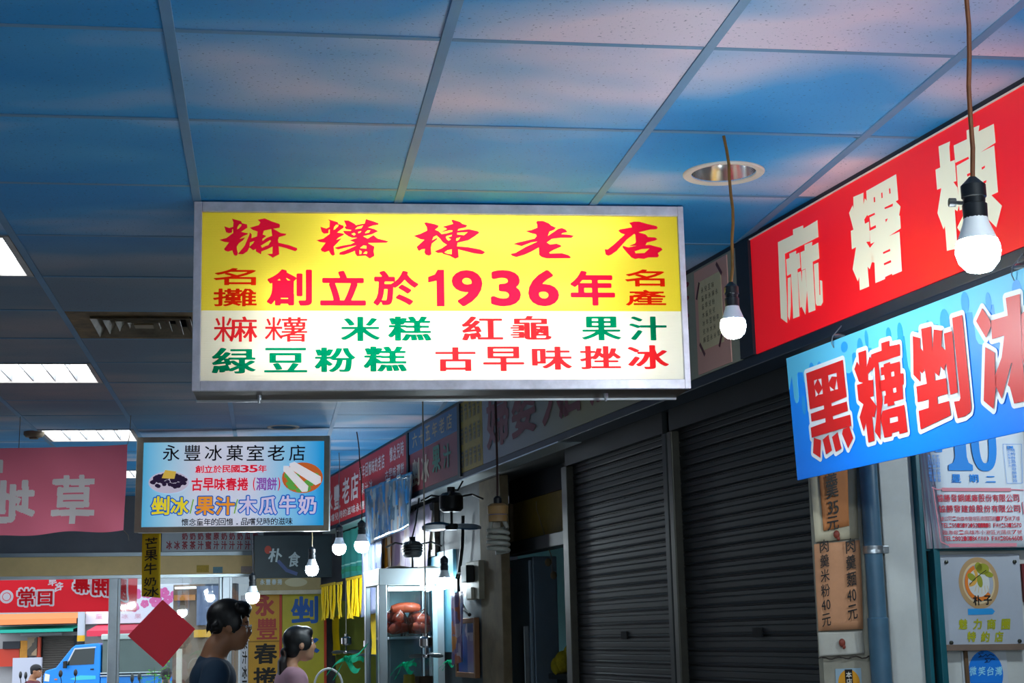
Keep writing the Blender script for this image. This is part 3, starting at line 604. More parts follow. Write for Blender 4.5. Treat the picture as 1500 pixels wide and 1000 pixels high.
# grey board with the taped-up paper
t, F = board(4.40, 4.965, mat('grey_board', '#8f9182', .5, var=.12), 'grey sign board with a handwritten paper taped over pink sheet beside the red board')
r = F.rect(1019, 440, 1068, 470)
MB().box((r[0], -.0005, .006), (r[2], .003, .38)).build('pink_sheet', mat('pink_sheet', '#c9988c', .6), t)
p = F.rect(1024, 440, 1059, 470); MB().box((p[0], -.0025, .085), (p[2], -.001, .335)).build('paper', mat('aged_paper', '#c9b994', .7, var=.12), t)
random.seed(3); L = Let(); pw = p[2]-p[0]
for i in range(7):
    z = .300-.030*i; n = random.choice((4, 5, 5)); s = .6
    for k in range(n): L.ch(random.choice('米麻豆粉早味冰童兒永年木'), (p[0]+pw*(.16+.15*k), z-.010, p[0]+pw*(.16+.15*k)+pw*.10, z+.010), 0, 0, -.003)
L.build('handwriting', MATS['black_ink'], t)
M_TAPE = mat('brown_tape', '#5b2c34', .4)
for (x, z, a) in ((p[0]+.004, .305, 62), (p[2]-.01, .345, -48), (p[0]+.02, .09, -50), (p[2]-.02, .10, 55)):
    d = Vector((math.cos(R(a)), math.sin(R(a)))); n = Vector((-d.y, d.x))*.007; A = Vector((x, z))-d*.032; B = Vector((x, z))+d*.032
    MB().add([(v.x, -.0032, v.y) for v in (A+n, A-n, B-n, B+n)], [(0, 1, 2, 3)]).build('tape', M_TAPE, t)
for y in (417, 437, 463, 482, 527): xx, zz = F.L(1005.5, y); MB().disc((xx, zz), .022, .010, .001, 10).build('character_end', mat('dull_red', '#7d2733', .5), t, label='dull red stroke end')
M_POST = mat('post_navy', '#141f2c', .5, var=.2)
MB().box((4.97, -.004, FB), (5.07, .10, CEIL-.022)).build('trim_6', M_POST, None, kind='structure').matrix_world = FF.M
# cream-grey board with big dark-red characters, half hidden by the yellow sign
t, F = board(1.72, 4.395, grad_mat('cream_board', [(0, '#8f8a92'), (.35, '#93928c'), (.62, '#a39b70'), (1, '#9a9686')], 'X', 2.6), 'long cream grey sign board with large dull red characters behind the big yellow sign')
L = Let()
for c, x0, x1 in (('婦', .09, .50), ('婆', .55, .95), ('人', 1.05, 1.42), ('店', 1.30, 1.62), ('加', 1.72, 2.05), ('味', 2.12, 2.45)): L.ch(c, (x0, .06, x1, .35), .030, .022, .001, res=50)
L.build('lettering', mat('dull_red', '#7d2733', .5), t)
# yellow board with rows of tiny menu words
t, F = board(1.245, 1.712, mat('mustard_board', '#b09326', .55, var=.15), 'mustard yellow sign board with rows of small dark words beside the cream grey board')
L = Let()
for i in range(3):
    for k in range(5): L.line('米粉冰豆', (.03+.087*k, .025+.128*i, .03+.087*k+.06, .025+.128*i+.092), .012, .008, .001, vert=True, gap=.04, res=18)
L.build('lettering', mat('dull_navy', '#2c3a3f', .5), t)
# blue over red board
t, F = board(.0, 1.215, mat('maroon_board', '#7f2430', .5, var=.12), 'blue over dark red sign board between the mustard board and the far red one')
MB().box((0, -.001, .245), (1.215, .003, .385)).build('blue_band', mat('blue_band', '#1c5587', .5, var=.1), t)
L = Let().line('六十五年老店', (.08, .275, 1.12, .365), .025, .015, -.002, gap=.14, res=30); L.build('lettering', mat('dull_sand', '#a89478', .5), t, label='pale lettering on the blue band')
L = Let().ch('剉', (.06, .03, .27, .20), .035, .02, .001).ch('冰', (.32, .03, .52, .20), .035, .02, .001); L.build('lettering', mat('dull_cream', '#b7a592', .5), t, label='cream lettering on the red field')
L = Let().ch('果', (.60, .06, .80, .22), .035, .03, .001).ch('汁', (.87, .06, 1.05, .20), .035, .02, .001); L.build('lettering', mat('dull_green', '#2f6d55', .5), t, label='green lettering')
# far red board
t, F = board(-3.1, -.075, mat('far_red_board', '#a5222a', .5, emit=.05), 'far red sign board covered in rows of white characters, partly behind hanging plastic')
L = Let().line('老店', (.75, .12, 1.45, .32), .03, .02, .001, gap=.08, res=36); L.line('永豐', (.05, .11, .72, .30), .03, .02, .001, gap=.08, res=36)
L.line('童年回憶味的老店', (1.45, .245, 2.35, .345), .02, .012, .001, gap=.08, res=24); L.line('懷念兒時', (2.50, .26, 2.95, .36), .02, .012, .001, gap=.08, res=24)
L.line('果汁冰', (1.50, .13, 1.95, .21), .02, .012, .001, gap=.1, res=24); L.line('古早味潤餅', (2.35, .15, 2.95, .22), .02, .012, .001, gap=.08, res=24)
L.line('品嚐兒時的滋味永豐冰室', (.1, .025, 2.0, .085), .02, .012, .001, gap=.06, res=20)
L.build('lettering', mat('dull_white', '#c9bcbc', .5), t)
for x in (-.065, 1.225): MB().box((x, -.006, FB-.02), (x+.05, .10, CEIL-.022)).build('trim_%d' % (7 if x < 0 else 8), M_POST, None, kind='structure').matrix_world = FF.M

# ------------------------------------------------------------------ blue banner board hung below the red one
tlP = onplane(1152, 525, FF.W(0, -.02, 0), FF.y); blP = onplane(1170, 703, FF.W(0, -.02, 0)+FF.y*.0, FF.y)
down = (blP-tlP); hB = down.length
zax = (-down).normalized(); zax = Vector((0, 0, 1))*1.0 + FF.y*(-.035); zax.normalize(); yb = zax.cross(FF.x).normalized()
BB = Fr(tlP - zax*hB, FF.x, yb)
t = thing('hanging_board', 'bright blue board with red white-edged characters hung under the red lit sign', 'sign', BB.M)
Wb = 2.0; lo = BB.L(1170, 703)[1]
MB().box((0, .0, lo), (Wb, .005, hB)).build('board', grad_mat('blue_print', [(0, '#0a86ff'), (.55, '#0f92ff'), (1, '#35b4f2')], 'Z', hB*1.3), t, bevel=.0015)
# printed drips: pale cyan melting over blue
H = hB; pts = [(0, H), (0, H-.10)]; random.seed(12); x = 0.02
dl = [.16, .07, .12, .05, .09, .17, .06, .10, .19, .07, .12, .05, .16, .08, .11, .2, .06, .13, .08, .17, .05]
for i, d in enumerate(dl):
    w = .05+.03*((i*37) % 5)/5; x2 = min(x+w, Wb)
    for k in range(7):
        a = math.pi*k/6; pts.append((x+(x2-x)*(.5-.36*math.cos(a)), H-.06-d*.55*math.sin(a)**.35-.0))
    pts.append((x2, H-.055)); x = x2+.022
    if x > Wb-.1: break
pts += [(Wb, H-.05), (Wb, H)]
MB().prism(pts, -.0006, .0).build('drip_print', mat('drip_cyan', '#62c8ee', .45), t)
for (x, z, a, b) in ((.09, H-.16, .013, .03), (.16, H-.06, .016, .02), (.21, H-.07, .017, .025), (.37, H-.03, .02, .016), (.46, H-.05, .017, .03), (.50, H-.03, .010, .025), (.62, H-.04, .014, .02), (.68, H-.05, .015, .032), (.82, H-.06, .012, .02), (.90, H-.06, .022, .034), (1.0, H-.03, .018, .028), (1.1, H-.05, .012, .025), (1.22, H-.05, .02, .03)): MB().disc((x, z), a, b, -.0012, 14).build('drop_print', mat('drop_blue', '#2aa0ee', .45), t)
BLUE = [(1165, 505, 5.41, ["85,225 376,118 406,412 285,460 288,485 408,448 415,522 296,565 300,590 435,552 443,640 130,735 122,655 240,612 238,580 128,608 122,545 228,508 226,478 115,510|147,282 175,272 150,325|180,272 206,266 210,332|155,348 182,393 160,412|215,345 217,388 184,395|260,240 326,220 328,252 288,250 264,300|326,265 338,350 312,355|272,328 308,358 278,366", "147,735 203,755 197,893 140,855", "262,712 290,835 243,868 217,750", "335,690 365,818 320,848 290,730", "378,668 425,645 458,735 418,820 370,705"]),
 (1240, 480, 5.267, ["90,192 150,172 155,300 178,222 190,235 192,320 165,355 168,405 205,400 208,525 182,535 232,605 215,690 198,685 215,870 168,885 150,735 132,800 100,690 130,590 92,560 80,440 128,425 95,415 60,318 80,258 98,290", "190,205 270,175 266,118 332,97 328,142 410,125 413,213 245,268 278,560 262,700 262,865 218,800 235,640 222,400 215,300 190,330", "285,282 335,262 338,278 410,258 415,352 437,348 441,435 430,440 437,548 366,568 368,592 318,606 315,583 290,590 292,525 303,520 300,485 270,490 255,488 250,412 262,408 295,398 290,362 266,368 264,305 286,300|342,342 366,335 370,370 345,378|357,467 382,458 385,495 360,503", "278,640 445,592 470,802 408,820 405,795 350,812 348,835 292,848 275,760 262,700|332,695 395,682 397,720 335,735"]),
 (1325, 440, 4.764, ["57,248 108,262 108,330 130,355 115,198 185,180 195,352 203,202 262,210 256,320 275,340 285,345 292,430 275,490 250,455 240,530 210,500 212,558 290,540 300,650 228,672 232,722 310,700 322,800 112,900 98,770 168,748 168,690 92,710 82,600 155,580 140,478 122,510 108,490 110,568 62,518", "275,230 332,212 370,640 320,658 290,430 285,345", "332,122 402,100 465,740 460,775 425,805 370,822 345,705 382,700 390,680 360,400"]),
 (1420, 400, 4.55, ["85,233 135,310 145,350 110,430 45,320", "105,492 168,530 170,680 185,675 160,905 95,850", "145,315 255,283 242,165 336,138 352,560 380,850 298,868 270,760 255,745 285,600 278,600 215,838 170,740 168,690 215,560 232,415 150,440", "345,275 400,215 450,260 400,360 420,520 480,700 430,790 370,640 352,560"])]
L = Let(); M2 = Let()
for x0, y0, sc_, pcs in BLUE: traced(L, BB, x0, y0, sc_, pcs, -.0045); traced(M2, BB, x0, y0, sc_, pcs, -.0024, .0125)
M2.build('lettering_outline', mat('white_print', '#e9eef2', .45), t); L.build('lettering', mat('red_print', '#d81e1e', .45), t)
M_STEEL = mat('steel', '#aeb4b8', .3, .9)
for (px, py) in ((1222, 497), (1487, 402)):
    x, z = BB.L(px, py); hk = MB().tube([(x, -.004, H-.022), (x, -.010, H-.008), (x, -.004, H+.012), (x, .03, H+.045)], .0018, 6).lathe([(.0, -.004), (.013, -.004), (.02, 0), (.013, .005), (0, .006)], (x-.008, .02, H+.014), 12, False)
    hk.build('hook', M_STEEL, t)

# ------------------------------------------------------------------ hanging bulbs
M_GLOBE = mat('lit_globe', '#ffffff', .4, emit=BULB_E, ecol=(.80, .93, 1)); M_NECK = mat('bulb_neck', '#e6ebee', .45); M_SOCK = mat('black_socket', '#10161c', .5)
M_GLOBE2 = mat('lit_globe_stall', '#ffffff', .4, emit=BULB_E*.45, ecol=(.80, .93, 1))
def hanging_bulb(p, top, r, label, cord='#8a5a26', group='lit bulbs on cords', knob=False, cr_=.0035, bend=0):
    """p = centre of the globe"""
    p = Vector(p); t = thing('hanging_bulb', label, 'light bulb', p, group); top = Vector(top)-p
    MB().lathe([(0, -r), (r*.55, -r*.86), (r*.88, -r*.48), (r, 0), (r*.97, r*.30), (r*.90, r*.52), (0, r*.54)], seg=24, cap=False).build('globe', M_GLOBE if p.y < 6 else M_GLOBE2, t, True)
    MB().lathe([(r*.89, r*.535), (r*.82, r*.72), (r*.58, r*1.35), (r*.50, r*1.75), (r*.40, r*1.8), (0, r*1.8)], seg=24, cap=False).build('bulb_neck', M_NECK, t, True)
    s = MB().lathe([(0, r*1.55), (r*.54, r*1.55), (r*.56, r*2.2), (r*.48, r*2.25), (r*.50, r*2.5), (r*.56, r*2.55), (r*.56, r*3.1), (r*.40, r*3.25), (r*.16, r*3.5), (0, r*3.5)], seg=18, cap=False); s.build('socket', M_SOCK, t, True)
    if knob: MB().tube([(-r*.5, 0, r*2.3), (-r*.95, 0, r*2.33)], r*.09, 8).tube([(-r*.85, 0, r*2.33), (-r*1.15, 0, r*2.34)], r*.2, 10).build('switch_knob', M_SOCK, t)
    a = Vector((0, 0, r*3.4)); pts = [a + (top-a)*(k/10) + Vector((bend*math.sin(k/10*math.pi*1.0)+.002*math.sin(k*1.7), 0, 0)) for k in range(11)]
    MB().tube(pts, cr_, 7).build('cord', mat('cord_'+cord, cord, .6, var=.3, vscale=40), t, True)
    return t
def bulb_px(px, py, Y, tpx, label, **k):
    p = atY(px, py, Y); tx = atY(tpx, 0, Y); r = k.pop('r', .035)
    return hanging_bulb(p, (tx.x if tpx else p.x, Y, CEIL), r, label, **k)
hanging_bulb(atY(1433, 369, 2.6), (atY(1385, -500, 2.6).x, 2.6, CEIL), .0375, 'large lit bulb in a black socket hanging in front of the red lit sign', knob=True, cord='#7a4520', cr_=.0042)
q = atZ(1061, 199, CEIL); hanging_bulb(atY(1074, 478, q.y), (q.x, q.y, CEIL), .034, 'lit bulb on a brown cord hanging just right of the big yellow sign', cord='#8f6526', cr_=.0042, bend=.012)
q = atZ(523, 632, CEIL); hanging_bulb(atY(530, 799, q.y), (q.x, q.y, CEIL), .046, 'lit bulb on a long bent brown cord below the far red board', cord='#5a2c1c', bend=.01)
q = atZ(497, 663, CEIL); hanging_bulb(atY(497, 803, q.y), (q.x, q.y, CEIL), .048, 'lit bulb just right of the blue and white sign, left of the long corded one', cord='#6b6468', cr_=.003)
hanging_bulb(atY(457, 834, 11.2), (atY(458, 760, 11.2).x, 11.2, CEIL), .046, 'lit bulb hanging in front of the dark board below the blue and white sign', cord='#9a8a66', cr_=.004)
hanging_bulb(atY(370, 874, 11.6), (atY(368, 700, 11.6).x, 11.6, CEIL), .050, 'lit bulb hanging above the man, at the left edge of the dark board', cord='#3a3a40', cr_=.004)
q = FF.W(.62, .5, 0); hanging_bulb(atY(651, 852, q.y), (atY(651, 852, q.y).x, q.y, 2.40), .044, 'lit bulb in the stall, at the right end of the glass cabinet', cord='#8b8f94', cr_=.003)

# unseen bulbs added to light sign frame and ceiling; one lights the near shop
hanging_bulb((1.32, 1.05, 2.2), (1.32, 1.05, CEIL), .0375, 'unseen lit bulb added beside the viewer'); hanging_bulb((1.75, -.5, 2.2), (1.75, -.5, CEIL), .0375, 'unseen lit bulb added just behind the viewer')
q = FF.W(5.95, .85, 2.3); hanging_bulb(q, (q.x, q.y, 2.6), .034, 'unseen lit bulb added inside the near shop, behind the red lit sign')

# unlit spiral bulb
p = atY(730, 790, 6.2); t = thing('spiral_bulb', 'big unlit spiral energy saving bulb hanging on a cord before the dark stall', 'light bulb', p)
k = 6.2/2311; R0 = 14.5*k
pts = []
for i in range(140):
    a = i/139*2*math.pi*4.3; z = (-6+34*(1-i/139))*k*1.05 - 12*k; pts.append((R0*math.cos(a)*(.9+.1*min(1, i/20)), R0*math.sin(a), z))
pts = [(R0*.55, 0, 30*k)] + pts
MB().tube(pts, 3.1*k, 8).build('spiral_tube', mat('spiral_white', '#8f9188', .35, var=.25), t, True)
MB().tube([(-R0*.6, 0, 30*k), (-R0*.75, 0, 18*k), (-R0*.8, 0, 5*k)], 3.1*k, 8).build('return_tube', MATS['spiral_white'], t, True)
MB().lathe([(0, 26*k), (14*k, 26*k), (14.5*k, 34*k), (13*k, 36*k), (15*k, 38*k), (15.5*k, 48*k), (11*k, 52*k), (0, 52*k)], seg=24, cap=False).build('bulb_base', mat('base_tan', '#9c7a4c', .5, var=.3), t, True)
MB().lathe([(13.3*k, 34.5*k), (13.3*k, 36.6*k)], seg=24, cap=False).build('blue_ring', mat('ring_blue', '#274b8c', .5), t)
MB().lathe([(0, 51*k), (6*k, 51*k), (6*k, 60*k), (3*k, 63*k), (0, 64*k)], seg=14, cap=False).build('socket', M_SOCK, t, True)
MB().tube([(0, 0, 60*k), (.002, 0, .3), (0, 0, CEIL-p.z)], .005, 6).build('cord', mat('cord_dark', '#33201c', .7), t, True)

# ------------------------------------------------------------------ roller shutters
M_SHUT = mat('shutter_paint', '#0b1215', .55, .15, var=.4, vscale=5); M_RAIL = mat('shutter_rail', '#46443d', .45, .5, var=.3); M_DKST = mat('dark_steel', '#1b2124', .5, .3, var=.3)
def shutter(x0, x1, label, slotx, lrail, rrail):
    F = FF.at(x0, .16, 0); W = x1-x0; t = thing('roller_shutter', label, 'roller shutter', F.M, 'closed roller shutters'); P = .0535
    prof = [(.0, .0), (.004, .006), (.002, .010), (.002, .026), (.004, .030), (.0015, .033), (.0015, .045), (.007, .048), (.007, .0525)]
    pts = [(d, .04+P*i+z) for i in range(43) for d, z in prof]
    q = MB(); q.grid(lambda u, v: (W*u, pts[min(len(pts)-1, round(v*(len(pts)-1)))][0], pts[min(len(pts)-1, round(v*(len(pts)-1)))][1]), 1, len(pts)-1)
    q.build('slat_curtain', M_SHUT, t)
    MB().box((0, -.006, .0), (W, .012, .045)).build('bottom_bar', M_DKST, t)
    MB().box((-.02, -.03, 2.33), (W+.02, .30, 2.42)).build('housing', M_DKST, t)
    if lrail: MB().box((-lrail, -.03, 0), (-.004, .03, 2.33)).build('guide_rail', M_RAIL, t, bevel=.004)
    if rrail: MB().box((W+.004, -.03, 0), (W+rrail, .03, 2.33)).build('guide_rail', M_DKST, t, bevel=.004)
    px, py = slotx; x, z = F.L(px, py)
    MB().box((x-.035, -.004, z-.016), (x+.035, .004, z+.016)).build('hand_slot', mat('slot_black', '#050505', .8), t)
shutter(2.72, 3.905, 'closed dark roller shutter, farther one, beside the open dark stall', (915, 930), .085, .05)
shutter(4.015, 5.085, 'closed dark roller shutter, nearer one, beside the handwritten price papers', (1110, 926), .05, 0)

# ------------------------------------------------------------------ pillar with papers, pipe, calendar (turned towards us)
M_CONC = mat('old_plaster', '#8f8a7c', .85, var=.25, vscale=9); M_WHITE = mat('white_wall', '#b9bab6', .75, var=.14, vscale=6)
def sbox(px0, px1, y0, y1, z0=0, z1=CEIL, pym=800): return MB().box((SF.L(px0, pym)[0], y0, z0), (SF.L(px1, pym)[0], y1, z1))
o = struct(MB().box((.0, .0, 0), (2.3, .03, 2.44)), 'wall_side', M_CONC); o.matrix_world = SF.M
o = struct(sbox(1290, 1338, -.022, -.001, 0, 2.44), 'trim_9', M_WHITE, bevel=.004); o.matrix_world = SF.M
o = struct(MB().box((SF.L(1358, 800)[0], -.012, 0), (2.3, -.001, 2.44)), 'trim_10', M_WHITE); o.matrix_world = SF.M
M_TEAL = mat('teal_frame', '#0f5560', .45, var=.2)
o = struct(sbox(1338, 1344, -.05, -.001, 0, 2.44), 'trim_11', M_TEAL, bevel=.002); o.matrix_world = SF.M
o = struct(sbox(1344, 1356, -.015, -.001, 0, 2.44), 'trim_12', mat('gap_black', '#06090b', .8)); o.matrix_world = SF.M
o = struct(sbox(1355, 1364, -.05, -.001, 0, 2.44), 'trim_13', M_TEAL, bevel=.002); o.matrix_world = SF.M
# papers
def sheet(F, corners, name, m, parent, y=-.004, curl=.004, nx=8, ny=10, seed=1):
    P = [F.L(px, py) for px, py in corners]          # tl, tr, br, bl in photo
    def fn(u, v):
        a = [P[3][k]*(1-u)+P[2][k]*u for k in (0, 1)]; b = [P[0][k]*(1-u)+P[1][k]*u for k in (0, 1)]
        return (a[0]*(1-v)+b[0]*v, y-curl*math.sin(3.1*u+seed)*math.sin(2.3*v+seed*1.7)-curl*.6*(1-v)*abs(u-.5), a[1]*(1-v)+b[1]*v)
    return MB().grid(fn, nx, ny).build(name, m, parent, True, solid=.0005)
INK = mat('black_ink', '#120d0a', .6)
load_chars('羹肉麵粉元35米40')
def paperthing(name, label, corners, m, y=-.004, seed=1):
    c = SF.L(*corners[3]); F = SF.at(c[0], 0, c[1]); t = thing(name, label, 'paper notice', F.M); sheet(F, corners, 'sheet', m, t, y, seed=seed); return t, F
t, F = paperthing('price_paper', 'pale paper with orange strip and handwritten 35, just under the blue board', [(1184, 676), (1252, 672), (1257, 788), (1192, 794)], mat('paper_pale', '#b5a98f', .75, var=.15), -.006)
sheet(F, [(1196, 674), (1238, 672), (1242, 770), (1203, 778)], 'orange_strip', mat('paper_orange', '#b5713f', .75, var=.15), t, -.011)
L = Let()
for c, x0, y0, x1, y1 in (('羹', 1210, 692, 1228, 729), ('3', 1213, 734, 1220, 753), ('5', 1221, 733, 1229, 752), ('元', 1212, 756, 1229, 776)): L.ch(c, F.rect(x0, y0, x1, y1, -.02), .010, .010, -.0185, lambda a, b: (a, b+.15*(a-.5)))
L.build('handwriting', INK, t)
t, F = paperthing('price_paper', 'tan orange paper with two columns of handwritten dishes at 40, taped beside the blue pipe', [(1191, 797), (1257, 791), (1262, 921), (1197, 924)], mat('paper_tan', '#b5805c', .75, var=.2), -.009, 2)
L = Let()
for txt, x0, x1, ya, yb_ in (('肉羹米粉40元', 1201, 1214, 790, 920), ('肉羹麵40元', 1239, 1253, 788, 910)):
    cs = [k for k in txt.replace('40', 'Q')]; h = (yb_-ya)/len(cs)
    for i, c in enumerate(cs):
        xo = 4*(i/len(cs)); yy = ya+h*i
        if c == 'Q': L.ch('4', F.rect(x0+xo, yy+2, x0+xo+6, yy+h-5, -.02), .012, .012, -.019).ch('0', F.rect(x0+xo+7, yy+1, x0+xo+13, yy+h-6, -.02), .012, .012, -.019)
        else: L.ch(c, F.rect(x0+xo, yy, x1+xo, yy+h-3, -.02), .010, .010, -.019, lambda a, b: (a, b+.15*(a-.5)))
L.build('handwriting', INK, t)
t, F = paperthing('blank_paper', 'small blank white paper stuck on the pillar below the tan price paper', [(1197, 926), (1262, 923), (1265, 957), (1199, 961)], mat('paper_white', '#aaa69c', .75, var=.2), -.006, 3)
M_PUTTY = mat('putty', '#7d3526', .6, var=.3)
for (px, py, lb) in ((1222, 783, 'reddish lump of putty pinning the upper price papers'), (1230, 941, 'reddish lump of putty in the blank white paper')):
    c = SF.L(px, py); o = MB().ball((0, 0, 0), (.011, .008, .013), 10, 8).ball((.004, -.003, -.013), (.006, .005, .007), 8, 6).build('putty_lump', M_PUTTY, None, True); o.matrix_world = SF.at(c[0], -.016, c[1]).M; tag(o, lb, 'putty')
a = SF.L(1197, 964); b = SF.L(1276, 962); F = SF.at(a[0], -.008, a[1]); o = MB().tube([((b[0]-a[0])*k/16, .003*math.sin(k*2.1), .004*math.sin(k*1.3)) for k in range(17)], .0022, 6).build('wire', mat('rust_wire', '#2b211a', .7), None); o.matrix_world = F.M; tag(o, 'rusty wire tied across the pillar below the blank white paper', 'wire')
c = SF.L(1243, 1000); F = SF.at(c[0], -.003, c[1]-.0); t = thing('shop_sticker', 'round orange sticker with black ribbon low on the pillar at the bottom edge', 'sticker', F.M)
MB().box((-.045, .0, -.055), (.045, .0015, .045)).build('sticker_back', mat('sticker_blue', '#8aa0ae', .5), t)
MB().disc((0, 0), .038, .042, -.0006).build('disc_print', mat('amber_print', '#c98a1e', .5), t)
MB().box((-.013, -.0016, -.05), (.013, -.001, .042)).build('ribbon_print', mat('ribbon_black', '#15110d', .5), t)
load_chars('本店特約'); Let().line('本店', (-.010, -.006, .010, .036), .012, .012, -.0022, vert=True).build('lettering', mat('ribbon_letters', '#d8d2c4', .5), t)
# pipe
x0, z0 = SF.L(1262, 690); r = .0285; t = thing('drain_pipe', 'blue grey drain pipe with a metal clamp running down the pillar', 'pipe', SF.at(SF.L(1270, 800)[0], -r*1.15-.006, 0).M)
M_PIPE = mat('pipe_blue', '#3f5f74', .4, var=.15, vscale=20); zc = SF.L(1270, 906)[1]
MB().lathe([(r, zc-.01), (r, 2.40)], seg=24).build('pipe', M_PIPE, t, True); MB().lathe([(r*1.02, .02), (r*1.15, .02), (r*1.15, zc), (r*1.02, zc+.004)], seg=24, cap=False).build('coupling', M_PIPE, t, True)
zk = SF.L(1270, 806)[1]; q = MB().lathe([(r+.001, zk-.012), (r+.004, zk-.012), (r+.004, zk-.004), (r+.003, zk), (r+.004, zk+.004), (r+.004, zk+.012), (r+.001, zk+.012)], seg=24, cap=False); q.build('clamp', M_STEEL, t, True)
MB().box((r, -.012, zk-.012), (r+.022, .012, zk+.012)).build('clamp_tab', M_STEEL, t, bevel=.002)
# calendar
load_chars('星期二協勝發鋼鐵廠股份有限公司建設總高雄市鹽埕區國四路175號7樓臨海小港光陽街代表TELFAX:·0123456789()魅力商圈約朴子微笑台灣')
c = SF.L(1340, 803); F = SF.at(c[0], -.055, c[1]); t = thing('wall_calendar', 'tear off calendar with a big blue 10 hanging behind the blue board', 'calendar', F.M)
M_CAL = mat('calendar_paper', '#cfd6dd', .7); M_RED = mat('calendar_red', '#c2283c', .6); M_BLUE = mat('calendar_blue', '#1282d8', .6)
def calq(dx): return [(1344+dx*.25, 596), (1490, 590), (1513, 801), (1362+dx, 803)]
for i in range(7): sheet(F, calq(2.6*i), 'page', mat('calendar_page%d' % (i % 2), ('#c9b6bf', '#cdd3d8')[i % 2], .7), t, .022-.0045*i-.002, .002, 6, 8, 1)
sheet(F, calq(20), 'front_page', M_CAL, t, -.012, .0015, 8, 10, 1)
MB().box((.0, .024, -.01), (.40, .030, .50)).build('backing_card', mat('card_teal', '#2c6470', .6), t)
yl = -.0165
q = MB(); X0, Z0, X1, Z1 = F.rect(1386.6, 600, 1422, 689, yl)
w = X1-X0; q.prism([(X0, Z0), (X1, Z0), (X1, Z0+.018), (X1-w*.16, Z0+.026), (X1-w*.22, Z0+.045), (X1-w*.22, Z1), (X0+w*.3, Z1), (X0+w*.05, Z1-.03), (X0+w*.05, Z1-.045), (X0+w*.3, Z1-.04), (X0+w*.3, Z0+.045), (X0+w*.2, Z0+.026), (X0, Z0+.018)], yl-.0006, yl)
X0, Z0, X1, Z1 = F.rect(1422, 600, 1459, 690, yl); cx, cz, rx, rz = (X0+X1)/2, (Z0+Z1)/2, (X1-X0)/2, (Z1-Z0)/2
def ringpt(k, fx, fz): a = 2*math.pi*k/36; return (cx+rx*fx*math.copysign(abs(math.cos(a))**.8, math.cos(a)), yl-.0004, cz+rz*fz*math.copysign(abs(math.sin(a))**.75, math.sin(a)))
q.add([ringpt(k, 1, 1) for k in range(36)]+[ringpt(k, .38, .74) for k in range(36)], [(k, (k+1) % 36, 36+(k+1) % 36, 36+k) for k in range(36)])
q.build('day_number', M_BLUE, t)
def cpx(x0, y0, x1, y1): return F.rect(1350+x0/5.88, 640+y0/5.88, 1350+x1/5.88, 640+y1/5.88, yl)
L = Let()
for ch_, x0, x1 in (('星', 258, 340), ('期', 410, 492), ('二', 555, 637)): L.ch(ch_, cpx(x0, 320 if ch_ != '二' else 335, x1, 390), .022, .02, yl)
L.build('weekday_lettering', M_BLUE, t)
def tl_(t_, x0, y0, x1, y1, b, res=26): return Let().line(t_, cpx(x0, y0, x1, y1), b, b*.8, yl, gap=.05, res=res)
L = MB()
for a in (('協勝發鋼鐵廠股份有限公司', 130, 492, 845, 557, .012), ('協勝發建設股份有限公司', 145, 585, 855, 648, .012), ('總公司:高雄市鹽埕區建國四路175號7樓', 160, 682, 848, 720, 0), ('TEL:5515192·5211118 FAX:5312570', 170, 740, 862, 778, .008), ('臨海廠:高雄市小港區光陽街7號', 180, 800, 868, 838, 0), ('TEL:8021018(代表號) FAX:8064608', 190, 852, 870, 892, .008)):
    k = tl_(*a); L.add(k.v, k.f)
L.build('company_lettering', M_RED, t)
M_ROSE = mat('calendar_rose', '#cf7f8c', .6)
for a in ((175, 437, 770, 467), (235, 915, 820, 945)): r_ = cpx(*a); MB().box((r_[0], yl-.0004, r_[1]), (r_[2], yl, r_[3])).build('border_band', M_ROSE, t)
for pts in ([(90, 432), (140, 452), (175, 445)], [(100, 440), (110, 520), (165, 900), (240, 935)], [(770, 450), (880, 455)], [(868, 560), (880, 660)]):
    MB().strokes([F.L(1350+x/5.88, 640+y/5.88, yl) for x, y in pts], .0035, yl-.0003).build('border_line', M_ROSE, t)
for pts in ([(700, 60), (860, 60), (868, 395), (735, 398), (700, 60)],): MB().strokes([F.L(1350+x/5.88, 640+y/5.88, yl) for x, y in pts], .0012, yl-.0003).build('note_box', M_BLUE, t)
L = Let(); k = tl_('宜忌沖煞財喜日時', 745, 120, 800, 380, 0, 1).v if False else None
L.line('日光街海小子力', cpx(742, 95, 765, 260), 0, 0, yl, vert=True); L.line('商約台路高發勝建設', cpx(775, 95, 815, 390), 0, 0, yl, vert=True); L.line('日期', cpx(735, 75, 790, 98), .03, .03, yl)
for i in range(3): L.line('年月日時分限份股', cpx(60+36*i, 150, 88+36*i, 385), .006, .006, yl, vert=True)
L.build('almanac_lettering', M_BLUE, t)
MB().prism([F.L(px, py, yl) for px, py in ((1370, 655), (1380, 655), (1380, 662), (1370, 662))], yl-.0006, yl).build('corner_print', M_BLUE, t)
